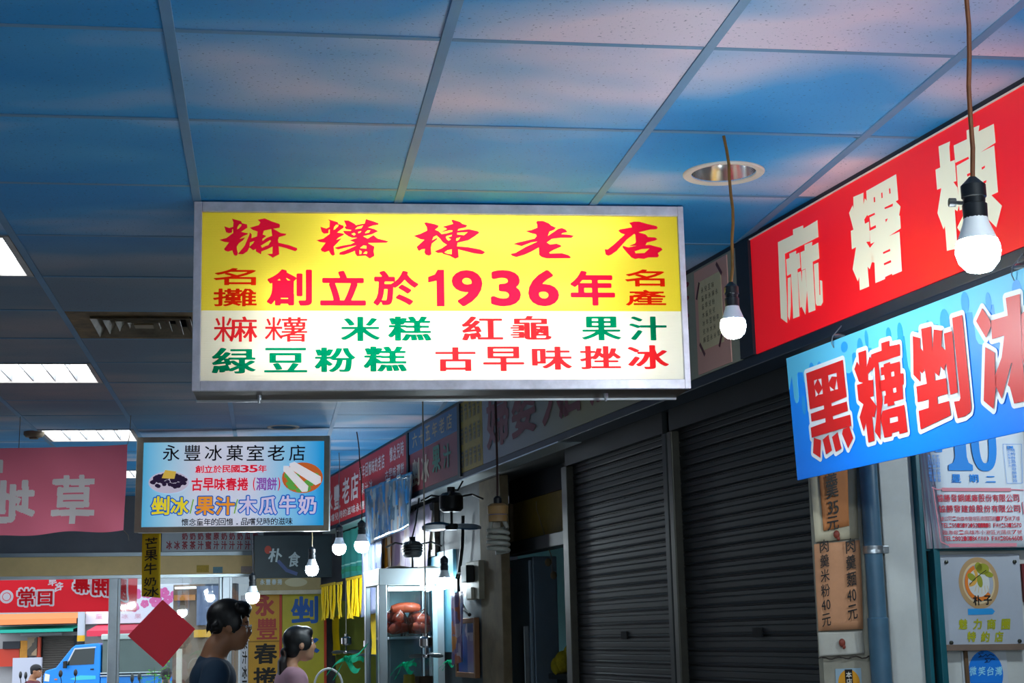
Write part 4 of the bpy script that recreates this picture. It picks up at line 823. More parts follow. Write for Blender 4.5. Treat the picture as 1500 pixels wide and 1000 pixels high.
# plaque
def pq(x, y): return (1360+x/5, 800+y/5)
c = SF.L(*pq(105, 765)); F = SF.at(c[0], -.03, c[1]); t = thing('shop_plaque', 'square clear acrylic plaque with a leaf and orange ring emblem under the calendar', 'plaque', F.M)
P = [F.L(*pq(*q)) for q in ((105, 765), (708, 758), (665, 52), (70, 62))]; MB().prism(P, .0, .006).build('plate', mat('plaque_plate', '#a4a9b2', .2, var=.06), t, bevel=.001)
P = [F.L(*pq(*q)) for q in ((105, 765), (708, 758), (706, 712), (104, 720))]; MB().prism(P, -.016, -.001).build('ledge', mat('ledge_wood', '#6e5c50', .5, var=.2), t, bevel=.001)
def pc(x, y): return F.L(*pq(x, y))
k5 = (F.L(*pq(100, 0))[0]-F.L(*pq(0, 0))[0])/100
for (x, y) in ((128, 115), (628, 113), (165, 705), (665, 693)):
    cx, cz = pc(x, y); MB().lathe([(0, 0), (.0065, 0), (.006, .005), (0, .007)], seg=12, cap=False).build('screw', mat('screw_dark', '#3a3d36', .4, .6), t, True); o = t.children[-1]; o.location = (cx, -.0005, cz); o.rotation_euler = (R(90), 0, 0)
def ring(c, r0, r1, y, a0, a1, n=40, sq=1.12):
    vs = []
    for k in range(n+1):
        a = R(a0+(a1-a0)*k/n); vs += [(c[0]+r0*math.cos(a), y, c[1]+r0*sq*math.sin(a)), (c[0]+r1*math.cos(a), y, c[1]+r1*sq*math.sin(a))]
    return MB().add(vs, [(2*k, 2*k+1, 2*k+3, 2*k+2) for k in range(n)])
cc = pc(368, 268)
ring(cc, 118*k5, 148*k5, -.0008, 0, 360).build('emblem_halo', mat('halo_tan', '#a98a62', .4), t); ring(cc, 108*k5, 119*k5, -.0010, 0, 360).build('emblem_rim', mat('rim_cream', '#cbb58c', .4), t)
ring(cc, 80*k5, 104*k5, -.0012, 105, 320).build('emblem_arc', mat('arc_orange', '#d4742a', .4), t); ring(cc, 0, 80*k5, -.0009, 0, 360).build('emblem_field', mat('field_white', '#c3c3bf', .4), t)
ring(pc(300, 215), 40*k5, 62*k5, -.0013, -100, 40).build('emblem_curve', mat('arc_amber', '#d09a45', .4), t)
for i in range(5): MB().strokes([pc(350+20*i, 290), pc(338+26*i, 330+8*(2-abs(i-2)))], 5*k5, -.0013).build('emblem_ray', mat('rim_cream', '#cbb58c', .4), t)
M_LEAF = mat('leaf_olive', '#8d8f2c', .4)
for (x, y, a, b, an) in ((315, 225, 34, 22, -35), (375, 255, 20, 40, 8), (395, 165, 48, 36, 0), (440, 205, 34, 18, -15), (365, 150, 26, 30, 20)):
    cx, cz = pc(x, y); q = MB(); n = 20; ca, sa = math.cos(R(an)), math.sin(R(an))
    q.add([(cx+k5*(a*math.cos(2*math.pi*k/n)*ca-b*math.sin(2*math.pi*k/n)*sa), -.0016, cz+k5*(a*math.cos(2*math.pi*k/n)*sa+b*math.sin(2*math.pi*k/n)*ca)) for k in range(n)], [tuple(range(n))]); q.build('emblem_leaf', M_LEAF, t)
MB().strokes([pc(300, 280), pc(340, 235), pc(385, 200), pc(420, 175)], 5*k5, -.0019).build('emblem_stem', INK, t)
def frect(x0, y0, x1, y1, y): return F.rect(*pq(x0, y0), *pq(x1, y1), y)
Let().ch('朴', frect(328, 358, 390, 432, -.002), .03, .03, -.002).ch('子', frect(405, 358, 465, 428, -.002), .03, .03, -.002).build('town_lettering', INK, t)
r_ = frect(290, 455, 480, 500, -.001); MB().prism([(r_[0], r_[1]), (r_[2]-.006, r_[1]), (r_[2]+.004, (r_[1]+r_[3])/2), (r_[2]-.006, r_[3]), (r_[0], r_[3])], -.0012, -.0006).build('arrow_print', mat('arrow_blue', '#2a8bc8', .4), t)
L = Let()
for c_, x in zip('魅力商圈', (222, 328, 430, 535)): L.ch(c_, frect(x, 530, x+64, 608, -.002), .035, .035, -.002, lambda a, b: (a+.15*(b-.5), b))
for c_, x in zip('特約店', (285, 385, 485)): L.ch(c_, frect(x, 622, x+64, 700, -.002), .035, .035, -.002, lambda a, b: (a+.15*(b-.5), b))
L.build('title_lettering', mat('lime_print', '#9a9a1c', .4), t)
# round blue sticker on a card
c = SF.L(1410, 1010); F = SF.at(c[0], -.016, c[1]); t = thing('round_sticker', 'round blue sticker with pale blue writing on white card below the plaque', 'sticker', F.M)
r_ = F.rect(1410, 953, 1476, 1012); MB().box((r_[0], .0, r_[1]-.05), (r_[2], .002, r_[3])).build('card', mat('card_white', '#b5b9bd', .6), t)
x, z = F.L(1444, 986); MB().disc((x, z), .064, .073, -.0006, 40).build('disc_print', mat('disc_blue', '#1474d0', .5), t)
L = Let()
for c_, x0 in zip('微笑台灣', (300, 365, 428, 488)): L.ch(c_, F.rect(*pq(x0, 880), *pq(x0+52, 945), -.001), .012, .012, -.0015, lambda a, b: (a+.1*(b-.5), b+.15*(a-.5)))
L.build('lettering', mat('pale_cyan', '#8fd0e8', .5), t)
MB().strokes([F.L(*pq(x, y)) for x, y in ((400, 780), (365, 785), (385, 800), (365, 812), (400, 806), (420, 790), (430, 806), (450, 788), (478, 800))], .0022, -.0014).strokes([F.L(*pq(x, y)) for x, y in ((450, 818), (412, 822), (432, 838), (410, 850), (445, 845), (460, 822), (485, 826))], .0022, -.0014).build('scribble', mat('navy_ink', '#102b55', .5), t)
a = SF.L(1409, 953); o = MB().box((-.006, .0, -.6), (.006, .01, 0)).build('wooden_strip', mat('strip_wood', '#5d4630', .6, var=.3), None); o.matrix_world = SF.at(a[0], -.024, a[1]).M; tag(o, 'thin brown wooden strip running down beside the round blue sticker', 'wooden strip')
a = SF.L(1493, 882); o = MB().box((0, .0, 0), (.16, .012, .125)).build('red_plate', mat('plate_maroon', '#6d2325', .5, var=.3), None, bevel=.002); o.matrix_world = SF.at(a[0]+.004, -.0252, a[1]).M; tag(o, 'dark red plate at the right edge, right of the acrylic plaque', 'plate')

# ------------------------------------------------------------------ the dark open stall between shutters and lit stall
M_CONP = mat('concrete_brown', '#7a6b52', .85, var=.35, vscale=7); M_OCHRE = mat('ochre_board', '#8a7128', .6, var=.3, vscale=9); M_SS = mat('stainless', '#8797a4', .38, .35, var=.15, vscale=4)
xa, xb = FF.L(704, 850, .16)[0], FF.L(735, 850, .16)[0]
o = struct(MB().box((xa, .16, 0), (xb, .21, 2.415)), 'trim_14', M_CONP, bevel=.006); o.matrix_world = FF.M
o = struct(MB().box((xb-.5, .95, 0), (2.64, 1.05, 2.6)), 'wall_rear', mat('stall_wall', '#77705f', .8, var=.3, vscale=3)); o.matrix_world = FF.M
D = .34
r_ = FF.rect(752, 740, 830, 786, D); xr = 2.63
F = FF.at(r_[0], D, 0); t = thing('stall_header', 'yellow brown board over the opening of the dark stall, right of the spiral bulb', 'board', F.M)
w_ = xr-r_[0]; zt1, zb1 = FF.L(800, 722, D)[1], FF.L(800, 785, D)[1]
MB().box((0, 0, zb1), (w_, .03, zt1)).build('ochre_panel', M_OCHRE, t); MB().box((-.16, -.05, zb1-.07), (w_, .05, zb1)).build('lintel', M_DKST, t, bevel=.004); MB().box((-.16, -.02, zb1), (-.005, .03, zt1)).build('end_block', M_CONP, t, bevel=.004)
o = struct(MB().box((xb-.4, .33, zt1-.005), (2.64, .45, 2.43)), 'trim_15', M_SOFF); o.matrix_world = FF.M
x0 = FF.L(737, 900, D)[0]; x1 = FF.L(777, 900, D)[0]
F = FF.at(x0, D, 0); t = thing('steel_cabinet', 'tall stainless steel cabinet behind the spiral bulb in the dark stall', 'cabinet', F.M); zt2 = zb1-.09
MB().box((0, .02, .05), (x1-x0, .16, zt2)).build('body', M_SS, t, bevel=.006); dr = MB().box((.05, 0, .12), (x1-x0-.012, .019, zt2-.02)).build('door', M_SS, t, bevel=.004)
MB().box((x1-x0-.05, -.03, 1.2), (x1-x0-.035, -.001, 1.6)).build('handle', M_STEEL, dr, bevel=.004); MB().box((.005, -.01, .05), (.04, .019, zt2)).build('side_trim', M_STEEL, t, bevel=.003)
a = FF.L(776, 985, .5); F = FF.at(max(a[0], x1+.04), .42, 0); a = (max(a[0], x1+.04), 0); t = thing('dark_counter', 'dark counter at the bottom of the open stall beside the shutter', 'counter', F.M)
zc_ = FF.L(805, 984, .5)[1]; MB().box((0, 0, zc_-.03), (2.60-a[0], .5, zc_)).build('counter_top', mat('counter_dark', '#23272a', .35, .3), t, bevel=.004); MB().box((.03, .04, 0), (2.57-a[0], .48, zc_-.031)).build('counter_body', M_DKST, t)
c = FF.W(*[FF.L(826, 980, .46)[0], .46, zc_]); o = MB().ball((0, 0, .06), (.05, .04, .06), 14, 10).ball((.03, 0, .09), (.035, .035, .06), 12, 8).ball((-.03, .01, .04), (.04, .035, .05), 12, 8).build('yellow_cloth', mat('cloth_yellow', '#b3a014', .8, var=.3, vscale=25, bump=.6), None, True); o.location = c; tag(o, 'crumpled yellow cloth on the dark counter beside the shutter rail', 'cloth')
p = FF.W(*[FF.L(740, 836, .20)[0], .20, FF.L(740, 836, .20)[1]]); t = thing('valve_wheel', 'small dark red valve wheel on a bent rod under the spiral bulb', 'valve', p)
MB().tube([(-.03, .02, .24), (-.032, .01, .05), (-.025, 0, .005), (.0, 0, 0)], .006, 8).build('rod', M_DKST, t, True)
vw = MB(); vw.tube([(.028*math.cos(k*math.pi/8), 0, .028*math.sin(k*math.pi/8)) for k in range(17)], .007, 8).ball((0, 0, 0), .013, 10, 8)
for k in range(4): vw.tube([(0, 0, 0), (.028*math.cos(k*math.pi/2), 0, .028*math.sin(k*math.pi/2))], .004, 6)
vw.build('wheel', mat('valve_red', '#4d1a1c', .5, var=.3), t, True)
p = FF.W(FF.L(786, 745, .30)[0], .30, FF.L(786, 745, .30)[1]); t = thing('hanging_string', 'thin string with two small pale tags dangling in the dark stall opening', 'string', p); k = 6.9/2311
MB().tube([(0, 0, .04), (0, 0, 0), (14*k, 0, -50*k), (24*k, 0, -85*k), (25*k, 0, -113*k)], .0025, 5).build('cord', mat('string', '#8a7f70', .8), t)
for (x, z) in ((18, -95), (27, -118)): MB().ball((x*k, 0, z*k), (.018, .008, .022), 12, 8).build('tag', mat('tag_tan', '#6d5c40', .7), t, True)

# ------------------------------------------------------------------ the lit stall further on
o = struct(MB().box((-3.3, 1.7, 0), (1.08, 1.8, 2.6)), 'wall_stall', mat('stall_teal_wall', '#5f8f93', .6, var=.2, vscale=3)); o.matrix_world = FF.M
M_TEALS = translucent('teal_sheet', '#4fb0a8', '#7fd0c4', .4); 
r0 = FF.L(562, 800, .13); F = FF.at(-3.05, .13, FF.L(520, 843, .13)[1]); t = thing('teal_valance', 'teal plastic sheet hanging under the far red board above the yellow fringe', 'valance', F.M)
W = r0[0]+3.05; H = 2.40-F.o.z; MB().grid(lambda u, v: (W*u, .008*math.sin(40*u), H*v), 60, 6).build('sheet', M_TEALS, t, True)
MB().grid(lambda u, v: (W*u, .008*math.sin(40*u)-.003, H*(.10+.10*v+.02*math.sin(9*u))), 60, 1).build('green_stripe', mat('stripe_green', '#0e8d6a', .5), t); MB().grid(lambda u, v: (W*u, .008*math.sin(40*u)-.003, H*(.26+.03*v)), 60, 1).build('pale_stripe', mat('stripe_pale', '#8fd0c4', .5), t)
M_YEL = mat('fringe_yellow', '#f0cc00', .55, var=.12, vscale=20)
def fringe(name, label, px0, px1, pyt, pyb, yo, n, jag=.02, seed=1):
    a = FF.L(px0, pyb, yo); b = FF.L(px1, pyt, yo); z1 = FF.L((px0+px1)/2, pyt, yo)[1]; z0 = FF.L((px0+px1)/2, pyb, yo)[1]; W = b[0]-a[0]; random.seed(seed)
    t = thing(name, label, 'fringe', FF.at(a[0], yo, z0).M, 'yellow paper fringes'); H = z1-z0
    MB().box((0, -.006, H), (W, .006, H+.02)).build('header_strip', mat('fringe_tape', '#b89a08', .6), t)
    for k in range(n):
        x = W*k/n; w = W/n*1.15; j = random.uniform(0, jag); y = random.uniform(-.008, .008)
        MB().grid(lambda u, v: (x+w*u+.004*math.sin(4*v+k), y+.008*math.sin(5*v+k)*(1-v)+.012*math.sin(3.1*u), j+(H-j)*v), 2, 6).build('paper_strip', M_YEL, t, True)
fringe('yellow_fringe', 'wide yellow paper fringe at the left under the teal sheet', 470, 491, 858, 908, .05, 12, seed=1)
fringe('yellow_fringe', 'yellow paper fringe right of the wide one, behind hanging plastic', 494, 501, 856, 906, .05, 4, seed=2)
fringe('yellow_fringe', 'yellow paper fringe beside the pale lilac plastic strip', 508, 530, 848, 906, .05, 10, seed=3)
fringe('yellow_fringe', 'long narrow yellow paper streamer dropping below the fringes', 488, 497, 905, 962, .30, 2, .06, 4)
fringe('yellow_fringe', 'short yellow paper streamer left of the steel cabinet frame', 543, 550, 900, 958, .20, 1, .0, 5)

# hanging plastic and printed sheets
def hung(name, label, corners, yo, m, cat='sheet', curl=.012, solid=.0008, group=None, seed=1, F0=FF):
    P = [F0.L(px, py, yo) for px, py in corners]; F = F0.at(P[3][0], yo, P[3][1]); t = thing(name, label, cat, F.M, group)
    Q = [(p[0]-P[3][0], p[1]-P[3][1]) for p in P]
    def fn(u, v):
        a = [Q[3][k]*(1-u)+Q[2][k]*u for k in (0, 1)]; b = [Q[0][k]*(1-u)+Q[1][k]*u for k in (0, 1)]
        return (a[0]*(1-v)+b[0]*v, curl*math.sin(9*u+seed)*(.75-.4*v)+curl*.5*math.sin(17*u+4*v), a[1]*(1-v)+b[1]*v)
    MB().grid(fn, 24, 14).build('sheet', m, t, True, solid=solid)
    return t, F
t, F = hung('plastic_sheet', 'crinkled clear plastic over blue prints, clipped to the far red board', [(534, 716), (604, 690), (602, 770), (533, 800)], -.03, collage('print_blue', ['#3a5468', '#56677a', '#1f4f80', '#6d7a84', '#3d4f60', '#7a706c', '#2a6aa0'], 22, .15, (1, 1, .5)), curl=.010)
for i, (px, py) in enumerate(((570, 702), (585, 697))): x, z = F.L(px, py, -.02); MB().box((x-.05, -.028, z-.012), (x+.05, -.016, z+.008)).build('clip', mat('clip_shine', '#dfe6ea', .15, .8), t, bevel=.004)
hung('printed_sheet', 'faded lilac printed poster hanging behind the white bladed fan', [(563, 770), (632, 735), (628, 834), (562, 846)], .135, collage('print_lilac', ['#c3b6c6', '#b3a4bd', '#d8cbd2', '#a892b4', '#cdb7b4', '#c9c3d6'], 12, .3, (1, 1, .4)), seed=3)
hung('plastic_strip', 'long lilac grey plastic strip hanging beside the yellow fringe', [(531, 800), (557, 790), (556, 896), (530, 904)], .02, collage('print_grey', ['#66708c', '#808aa0', '#5c6888', '#8a90a4'], 10, .2, (1.5, 1, .25)), seed=5)
hung('plastic_strip', 'narrow orange brown strip hanging left of the glass cabinet', [(558, 790), (571, 785), (571, 893), (557, 898)], .10, collage('print_amber', ['#c98a2a', '#b56a1c', '#d9c7b0', '#c9a05a'], 9, .4, (2, 1, .3)), seed=6)
hung('plastic_strip', 'pinkish printed strip high up between fringe and fan', [(541, 775), (562, 770), (560, 815), (541, 830)], .06, collage('print_pinkish', ['#c9aebb', '#b08fa6', '#d3c4cc', '#c04a5a'], 14, .3, (1, 1, .4)), seed=7)

# glass cabinet with bags of red sausages
CFo = atY(556, 1000, 9.62); CF = Fr((CFo.x, CFo.y, 0), WF.x); Wc = CF.L(651, 930)[0]; Zt = CF.L(600, 856)[1]; M_ALF = mat('alu_frame', '#b6c3c9', .3, .7)
t = thing('glass_cabinet', 'steel and glass display cabinet with a shelf, in the lit stall', 'cabinet', CF.M)
fr = [((0, 0, .0), (.05, .05, Zt)), ((Wc-.045, 0, 0), (Wc, .05, Zt)), ((0, .40, 0), (.03, .45, Zt)), ((Wc-.03, .40, 0), (Wc, .45, Zt))]
for a, b in fr: MB().box(a, b).build('post', M_ALF, t, bevel=.003)
MB().box((0, 0, Zt), (Wc, .45, Zt+.10)).build('top_box', mat('white_enamel', '#9aa4a8', .3), t, bevel=.004)
zs_ = CF.L(600, 932)[1]; MB().box((.067, .03, zs_-.016), (Wc-.047, .40, zs_)).build('shelf', M_ALF, t, bevel=.002)
MB().box((.067, .415, .03), (Wc-.047, .42, Zt-.002)).build('rear_panel', mat('cab_rear', '#8aa0a6', .4), t)
MB().box((.067, .04, 1.2), (Wc-.047, .40, 1.225)).build('base_shelf', M_ALF, t)
MB().tube([(.07, .05, Zt-.022), (Wc-.06, .05, Zt-.022)], .013, 10).build('cabinet_lamp', mat('cabinet_tube', '#ffffff', .5, emit=14, ecol=(.86, .96, 1)), t)
xd = CF.L(633, 900)[0]; MB().box((xd, -.012, 1.23), (xd+.03, .0, Zt-.01)).build('door_stile', mat('door_blue', '#a9d0dc', .3, .4), t, bevel=.002)
MB().box((.067, .008, 1.23), (Wc-.047, .012, Zt-.002)).build('glass_pane', glass('cab_glass', '#eaf8fb', .04), t)
random.seed(9); M_SAUS = mat('sausage_red', '#dc5a3a', .35, var=.25, vscale=30)
spots = [(.125, .10, 0, 50, .06), (.165, .18, 0, 20, .062), (.125, .25, 0, -40, .055), (.15, .14, .060, 65, .055), (.145, .22, .066, -20, .06), (.275, .10, 0, -35, .055), (.30, .18, .0, 10, .06), (.275, .26, 0, 30, .055), (.29, .14, .060, -10, .06), (.28, .22, .062, 40, .05), (.20, .16, .130, 5, .095)]
for i, (x, y, dz, an, l) in enumerate(spots):
    a = R(an); q = MB(); pts = [(l*u*math.cos(a), .006*math.sin(3*u+i), .008*(1-u*u)+l*u*math.sin(a)*.45) for u in (-1, -.9, -.5, 0, .5, .9, 1)]
    q.tube(pts, [.006, .022, .030, .032, .030, .022, .006], 12); o = q.build('sausage', M_SAUS, None, True); o.matrix_world = CF.at(x, y, zs_+.036+dz+.3*abs(math.sin(a))*l).M
    tag(o, 'fat red sausage in the heap on the glass cabinet shelf', 'sausage', 'red sausages on the cabinet shelf')
for x, lb in ((.143, 'clear plastic bag of red sausages at the left of the cabinet shelf'), (.285, 'clear plastic bag of red sausages at the right of the cabinet shelf')):
    o = MB().grid(lambda u, v: ((.078-.03*v**3)*math.cos(6.2832*u)*(1+.06*math.sin(9*6.2832*u+5*v)), (.12-.05*v**3)*math.sin(6.2832*u)*(1+.05*math.sin(7*6.2832*u+3*v)), .155*v+.01*math.sin(4*6.2832*u)*v), 48, 10).build('plastic_bag', glass('bag_film', '#fbf6f2', .02, .1), None, True); o.matrix_world = CF.at(x, .18, zs_+.002).M; tag(o, lb, 'plastic bag')
o = MB().lathe([(0, 0), (.042, 0), (.034, .105), (.031, .105), (.038, .004), (0, .004)], seg=20, cap=False).build('yellow_cup', mat('cup_yellow', '#c99a1e', .45), None, True); q = CF.at(CF.L(609, 980)[0], .18, 1.2255); o.matrix_world = q.M; tag(o, 'yellow plastic cup standing low inside the glass cabinet', 'cup')
o = MB().box((0, 0, 0), (.12, .12, .09)).build('brown_box', mat('box_brown', '#7a4424', .6, var=.2), None, bevel=.004); o.matrix_world = CF.at(CF.L(618, 980)[0]+.03, .20, 1.2255).M; tag(o, 'small brown box right of the yellow cup in the glass cabinet', 'box')
M_GRB = translucent('green_plastic', '#17a878', '#3fd0a0', .4)
def ribbon(p, label, k=1, seed=1, parent=None):
    random.seed(seed); t = thing('green_ribbon', label, 'plastic ribbon', p, 'green plastic ribbons'); 
    for i, (dx, dz) in enumerate(((-.09, -.05), (-.06, -.085), (.06, -.07), (.10, .04), (.085, -.02))):
        MB().grid(lambda u, v: (k*(dx*v+.018*(u-.5)*(1-.3*v)*(1 if abs(dz) > .03 else .3)), .02*math.sin(6*v+i)*k, k*(dz*v+.022*(u-.5)+.02*math.sin(5*v+i)*v)), 2, 8).build('streamer', M_GRB, t, True)
    MB().ball((0, 0, 0), (.014*k, .012*k, .014*k), 10, 8).build('knot', M_GRB, t, True)
ribbon(CF.W(CF.L(590, 972)[0], -.03, CF.L(590, 972)[1]), 'bright green plastic ribbon tied before the glass cabinet', .9, 1); ribbon(atY(507, 964, 9.9), 'bright green plastic ribbon left of the steel cabinet post, by the fringe', 1.3, 2); ribbon(atY(656, 968, 9.5), 'green plastic ribbon right of the glass cabinet, on a thread', .55, 3)

# hanging fly fans
M_MOT = mat('motor_black', '#0d0f12', .45, var=.2)
def fly_fan(p, top, label, bl_m, Rb, ang, sc=1, chrome=False):
    t = thing('fly_fan', label, 'fan', p, 'hanging fly fans'); top = Vector(top)-Vector(p); s = sc; mm = M_CHROME if chrome else M_MOT
    MB().lathe([(0, -.05*s), (.045*s, -.05*s), (.06*s, -.035*s), (.06*s, .03*s), (.045*s, .045*s), (.02*s, .05*s), (.02*s, .075*s), (0, .075*s)], seg=20, cap=False).build('motor', mm, t, True)
    if not chrome:
        for k in range(3): MB().lathe([(.0605, -.02+.016*k), (.066, -.016+.016*k), (.066, -.01+.016*k), (.0605, -.006+.016*k)], seg=20, cap=False).build('cooling_fin', M_MOT, t)
        for k in range(3):
            a = 2*math.pi*k/3+.5; MB().tube([(.05*math.cos(a), .05*math.sin(a), .03), (.13*math.cos(a), .13*math.sin(a), .045), (.20*math.cos(a), .20*math.sin(a), .02)], .006, 6).build('guard_arm', M_MOT, t)
    MB().tube([(0, 0, -.05*s), (0, 0, -.115*s)], .007*s, 8).build('shaft', mm, t)
    MB().lathe([(0, -.14*s), (.03*s, -.14*s), (.034*s, -.125*s), (.03*s, -.11*s), (0, -.11*s)], seg=16, cap=False).build('hub', mm, t, True)
    for k in range(2):
        a = ang+math.pi*k; ca, sa = math.cos(a), math.sin(a)
        def bl(u, v, ca=ca, sa=sa):
            r = (.02+(Rb-.02)*u)*1.0; w = (.5-v)*.075*s*(.35+1.1*math.sin(math.pi*min(1, .15+.72*u)))*(1 if u < .999 else .2)
            return (ca*r-sa*w, sa*r+ca*w, -.125*s+.35*w)
        MB().grid(bl, 12, 4).build('blade', bl_m, t, True, solid=.003)
    MB().tube([(0, 0, .07*s), tuple(top*.5), tuple(top)], .005 if not chrome else .004, 7).build('hanging_rod', mm if not chrome else mat('pull_cord', '#b9b4a6', .6), t)
def ffp(px, py, y): x, z = FF.L(px, py, y); return FF.W(x, y, z)
def top_at(p, dx=0, dy=0, z=2.415): return p + FF.x*dx + FF.y*dy + Vector((0, 0, z-p.z))
p = ffp(604, 804, -.03); fly_fan(p, top_at(p, -.05, .06), 'black hanging fly fan with two cream blades, in front of the lilac poster', mat('blade_cream', '#b8ae98', .4), .17, .12)
p = ffp(661, 735, -.05); fly_fan(p, top_at(p, -.02, .08), 'black hanging fly fan with blue blades, just under the maroon board', mat('blade_blue', '#1c4a70', .35), .17, .35, 1.1)
p = ffp(624, 940, -.36); fly_fan(p, (p.x, p.y, CEIL), 'small chrome hanging fly fan on a cord before the glass cabinet', mat('blade_clear', '#5a6468', .3), .09, .4, .55, True)
p = ffp(507, 938, .25); fly_fan(p, top_at(p), 'small chrome hanging fly fan below the yellow fringe, left of the streamers', mat('blade_clear', '#5a6468', .3), .12, .2, .75, True)
p = ffp(540, 942, .25); fly_fan(p, top_at(p), 'small hanging fly fan with grey blue blades left of the steel cabinet frame', mat('blade_grey', '#56707c', .4), .15, 1.1, .7, True)
# wall between lit stall and concrete pillar: panels, poster, pictures, switch, cable
o = struct(MB().box((-.26, .17, 0), (xa, .24, 2.415)), 'wall_panel', mat('panel_grey', '#3f474c', .6, var=.3)); o.matrix_world = FF.M
o = MB().box((0, 0, 0), (1, .02, 1)).build('blue_board', mat('panel_blue', '#4f8ba0', .45, var=.12), None); r_ = FF.rect(626, 808, 664, 858, .15); o.matrix_world = FF.at(r_[0], .149, r_[1]-.4).M @ Matrix.Diagonal((r_[2]-r_[0], 1, r_[3]-r_[1]+.4, 1)); tag(o, 'plain blue board behind the bulb over the glass cabinet', 'board')
def picture(name, label, box, yo, m, fr_m, fw=.02, tilt=0):
    r_ = FF.rect(*box, yo); F = FF.at(r_[0], yo, r_[1]); W, H = r_[2]-r_[0], r_[3]-r_[1]; t = thing(name, label, 'picture', F.M)
    MB().box((0, -.015, 0), (fw, .015, H)).box((W-fw, -.015, 0), (W, .015, H)).box((fw, -.015, 0), (W-fw, .015, fw)).box((fw, -.015, H-fw), (W-fw, .015, H)).build('frame', fr_m, t, bevel=.003)
    MB().box((fw, -.002, fw), (W-fw, .006, H-fw)).build('print', m, t)
picture('framed_picture', 'dark framed pale picture hanging high between the two black fly fans', (624, 738, 640, 816), .152, collage('pic_pale', ['#cfc9b4', '#b9b7a8', '#e2dccb'], 5, .3), mat('frame_dark', '#1d1812', .4), .045)
picture('framed_picture', 'wooden framed picture with blue figures low beside the concrete pillar', (670, 905, 699, 992), .15, collage('pic_blue', ['#2c3f9e', '#8f83b0', '#b8b2cc', '#3557a8', '#c9c0d0'], 7, .3, (1, 1, .6)), mat('frame_wood', '#8a5c38', .45, var=.2), .03)
hung('poster', 'colourful poster with orange and violet patches beside the glass cabinet', [(660, 868), (678, 866), (679, 968), (660, 975)], .10, collage('print_mixed', ['#7b6a96', '#b86a4a', '#c9b7bf', '#5b5a8e', '#d98a3a', '#9a7fa0'], 14, .4), seed=8)
r_ = FF.rect(683, 822, 702, 878, .13); F = FF.at(r_[0], .128, r_[1]); t = thing('switch_box', 'old switch box with black plug on the wall left of the concrete pillar', 'switch box', F.M); W, H = r_[2]-r_[0], r_[3]-r_[1]
MB().box((0, 0, 0), (W, .04, H)).build('back_plate', mat('plate_cream', '#8f8a78', .6, var=.3), t, bevel=.004); MB().box((W*.25, -.05, H*.45), (W*.7, -.001, H*.9)).build('plug', M_MOT, t, bevel=.006); MB().box((W*.3, -.02, H*.02), (W*.65, -.001, H*.32)).build('socket_plate', mat('plate_white', '#b8b4a4', .5), t, bevel=.003)
MB().tube([(W*.3, -.03, H*.7), (-.03, -.04, H*.72), (-.06, -.04, H*.6)], .008, 6).build('plug_lead', M_MOT, t)
c_ = [FF.W(FF.L(px, py, .13)[0], .13, FF.L(px, py, .13)[1]) for px, py in ((678, 755), (677, 800), (671, 850), (672, 875), (680, 892), (688, 900))]; o = MB().tube(c_, .011, 8).build('black_cable', M_MOT, None, True); tag(o, 'thick black cable looping down the wall left of the switch box', 'cable')
c_ = [FF.W(*[FF.L(px, py, .30)[0], .30, FF.L(px, py, .30)[1]]) for px, py in ((599, 655), (601, 690), (600, 730), (604, 745), (610, 770))]
r_ = FF.rect(597, 742, 613, 775, .2); F = FF.at(r_[0], .2, r_[1]); t = thing('perforated_bracket', 'black perforated metal bracket above the cream bladed fly fan', 'bracket', F.M); W, H = r_[2]-r_[0], r_[3]-r_[1]
q = MB(); 
for i in range(4): q.box((W*i/3-.006, 0, 0), (W*i/3+.006, .01, H))
for j in range(6): q.box((0, 0, H*j/5-.006), (W, .01, H*j/5+.006))
q.build('plate', M_MOT, t); MB().box((-.02, .0, H), (W+.25, .03, H+.035)).build('arm', M_MOT, t)
# counter with white handled basket at the fringe
# ------------------------------------------------------------------ far end: dark food sign, yellow boards
E8 = WF
def wbox(px0, py0, px1, py1, yo): return WF.rect(px0, py0, px1, py1, yo)
r_ = wbox(373, 784, 486, 846, -.75); F = WF.at(r_[0], -.75, r_[1]); W, H = r_[2]-r_[0], r_[3]-r_[1]; t = thing('food_sign', 'dark slate sign with white brush characters under the blue and white sign', 'sign', F.M)
MB().box((0, 0, 0), (W, .10, H)).build('panel', mat('slate_board', '#173039', .45, var=.25), t); r2 = wbox(373, 846, 470, 864, -.75)
MB().box((0, -.002, r2[1]-r_[1]), (r2[2]-r2[0], .10, -.001)).build('tan_strip', mat('tan_strip', '#9c8a5c', .5, var=.15), t); MB().box((-.01, -.006, r2[1]-r_[1]-.035), (W*.98, .10, r2[1]-r_[1]-.001)).build('bottom_rail', M_ALU, t)
M_SIL = mat('silver_letters', '#b4c4c8', .4); L = Let()
def wr(x0, y0, x1, y1, F=F, y=-.75): a = WF.rect(x0, y0, x1, y1, y); return (a[0]-r_[0], a[1]-r_[1], a[2]-r_[0], a[3]-r_[1])
load_chars('朴食春豐永')
L.ch('朴', wr(392, 803, 412, 823), .03, .02, -.002, lambda a, b: (a+.15*b, b)).ch('食', wr(421, 808, 438, 830), .03, .02, -.002, lambda a, b: (a+.15*b, b)); L.build('brush_lettering', M_SIL, t)
L = Let().line('永豐春捲', wr(380, 848, 414, 856), .02, .02, -.005, gap=.1); L.build('strip_lettering', M_SIL, t)
x, z = wr(417, 846, 450, 859)[0:2]; q = wr(417, 846, 450, 859); MB().disc(((q[0]+q[2])/2, (q[1]+q[3])/2), (q[2]-q[0])/2, (q[3]-q[1])/2, -.004).build('oval_print', mat('oval_cream', '#b8b08f', .5), t)
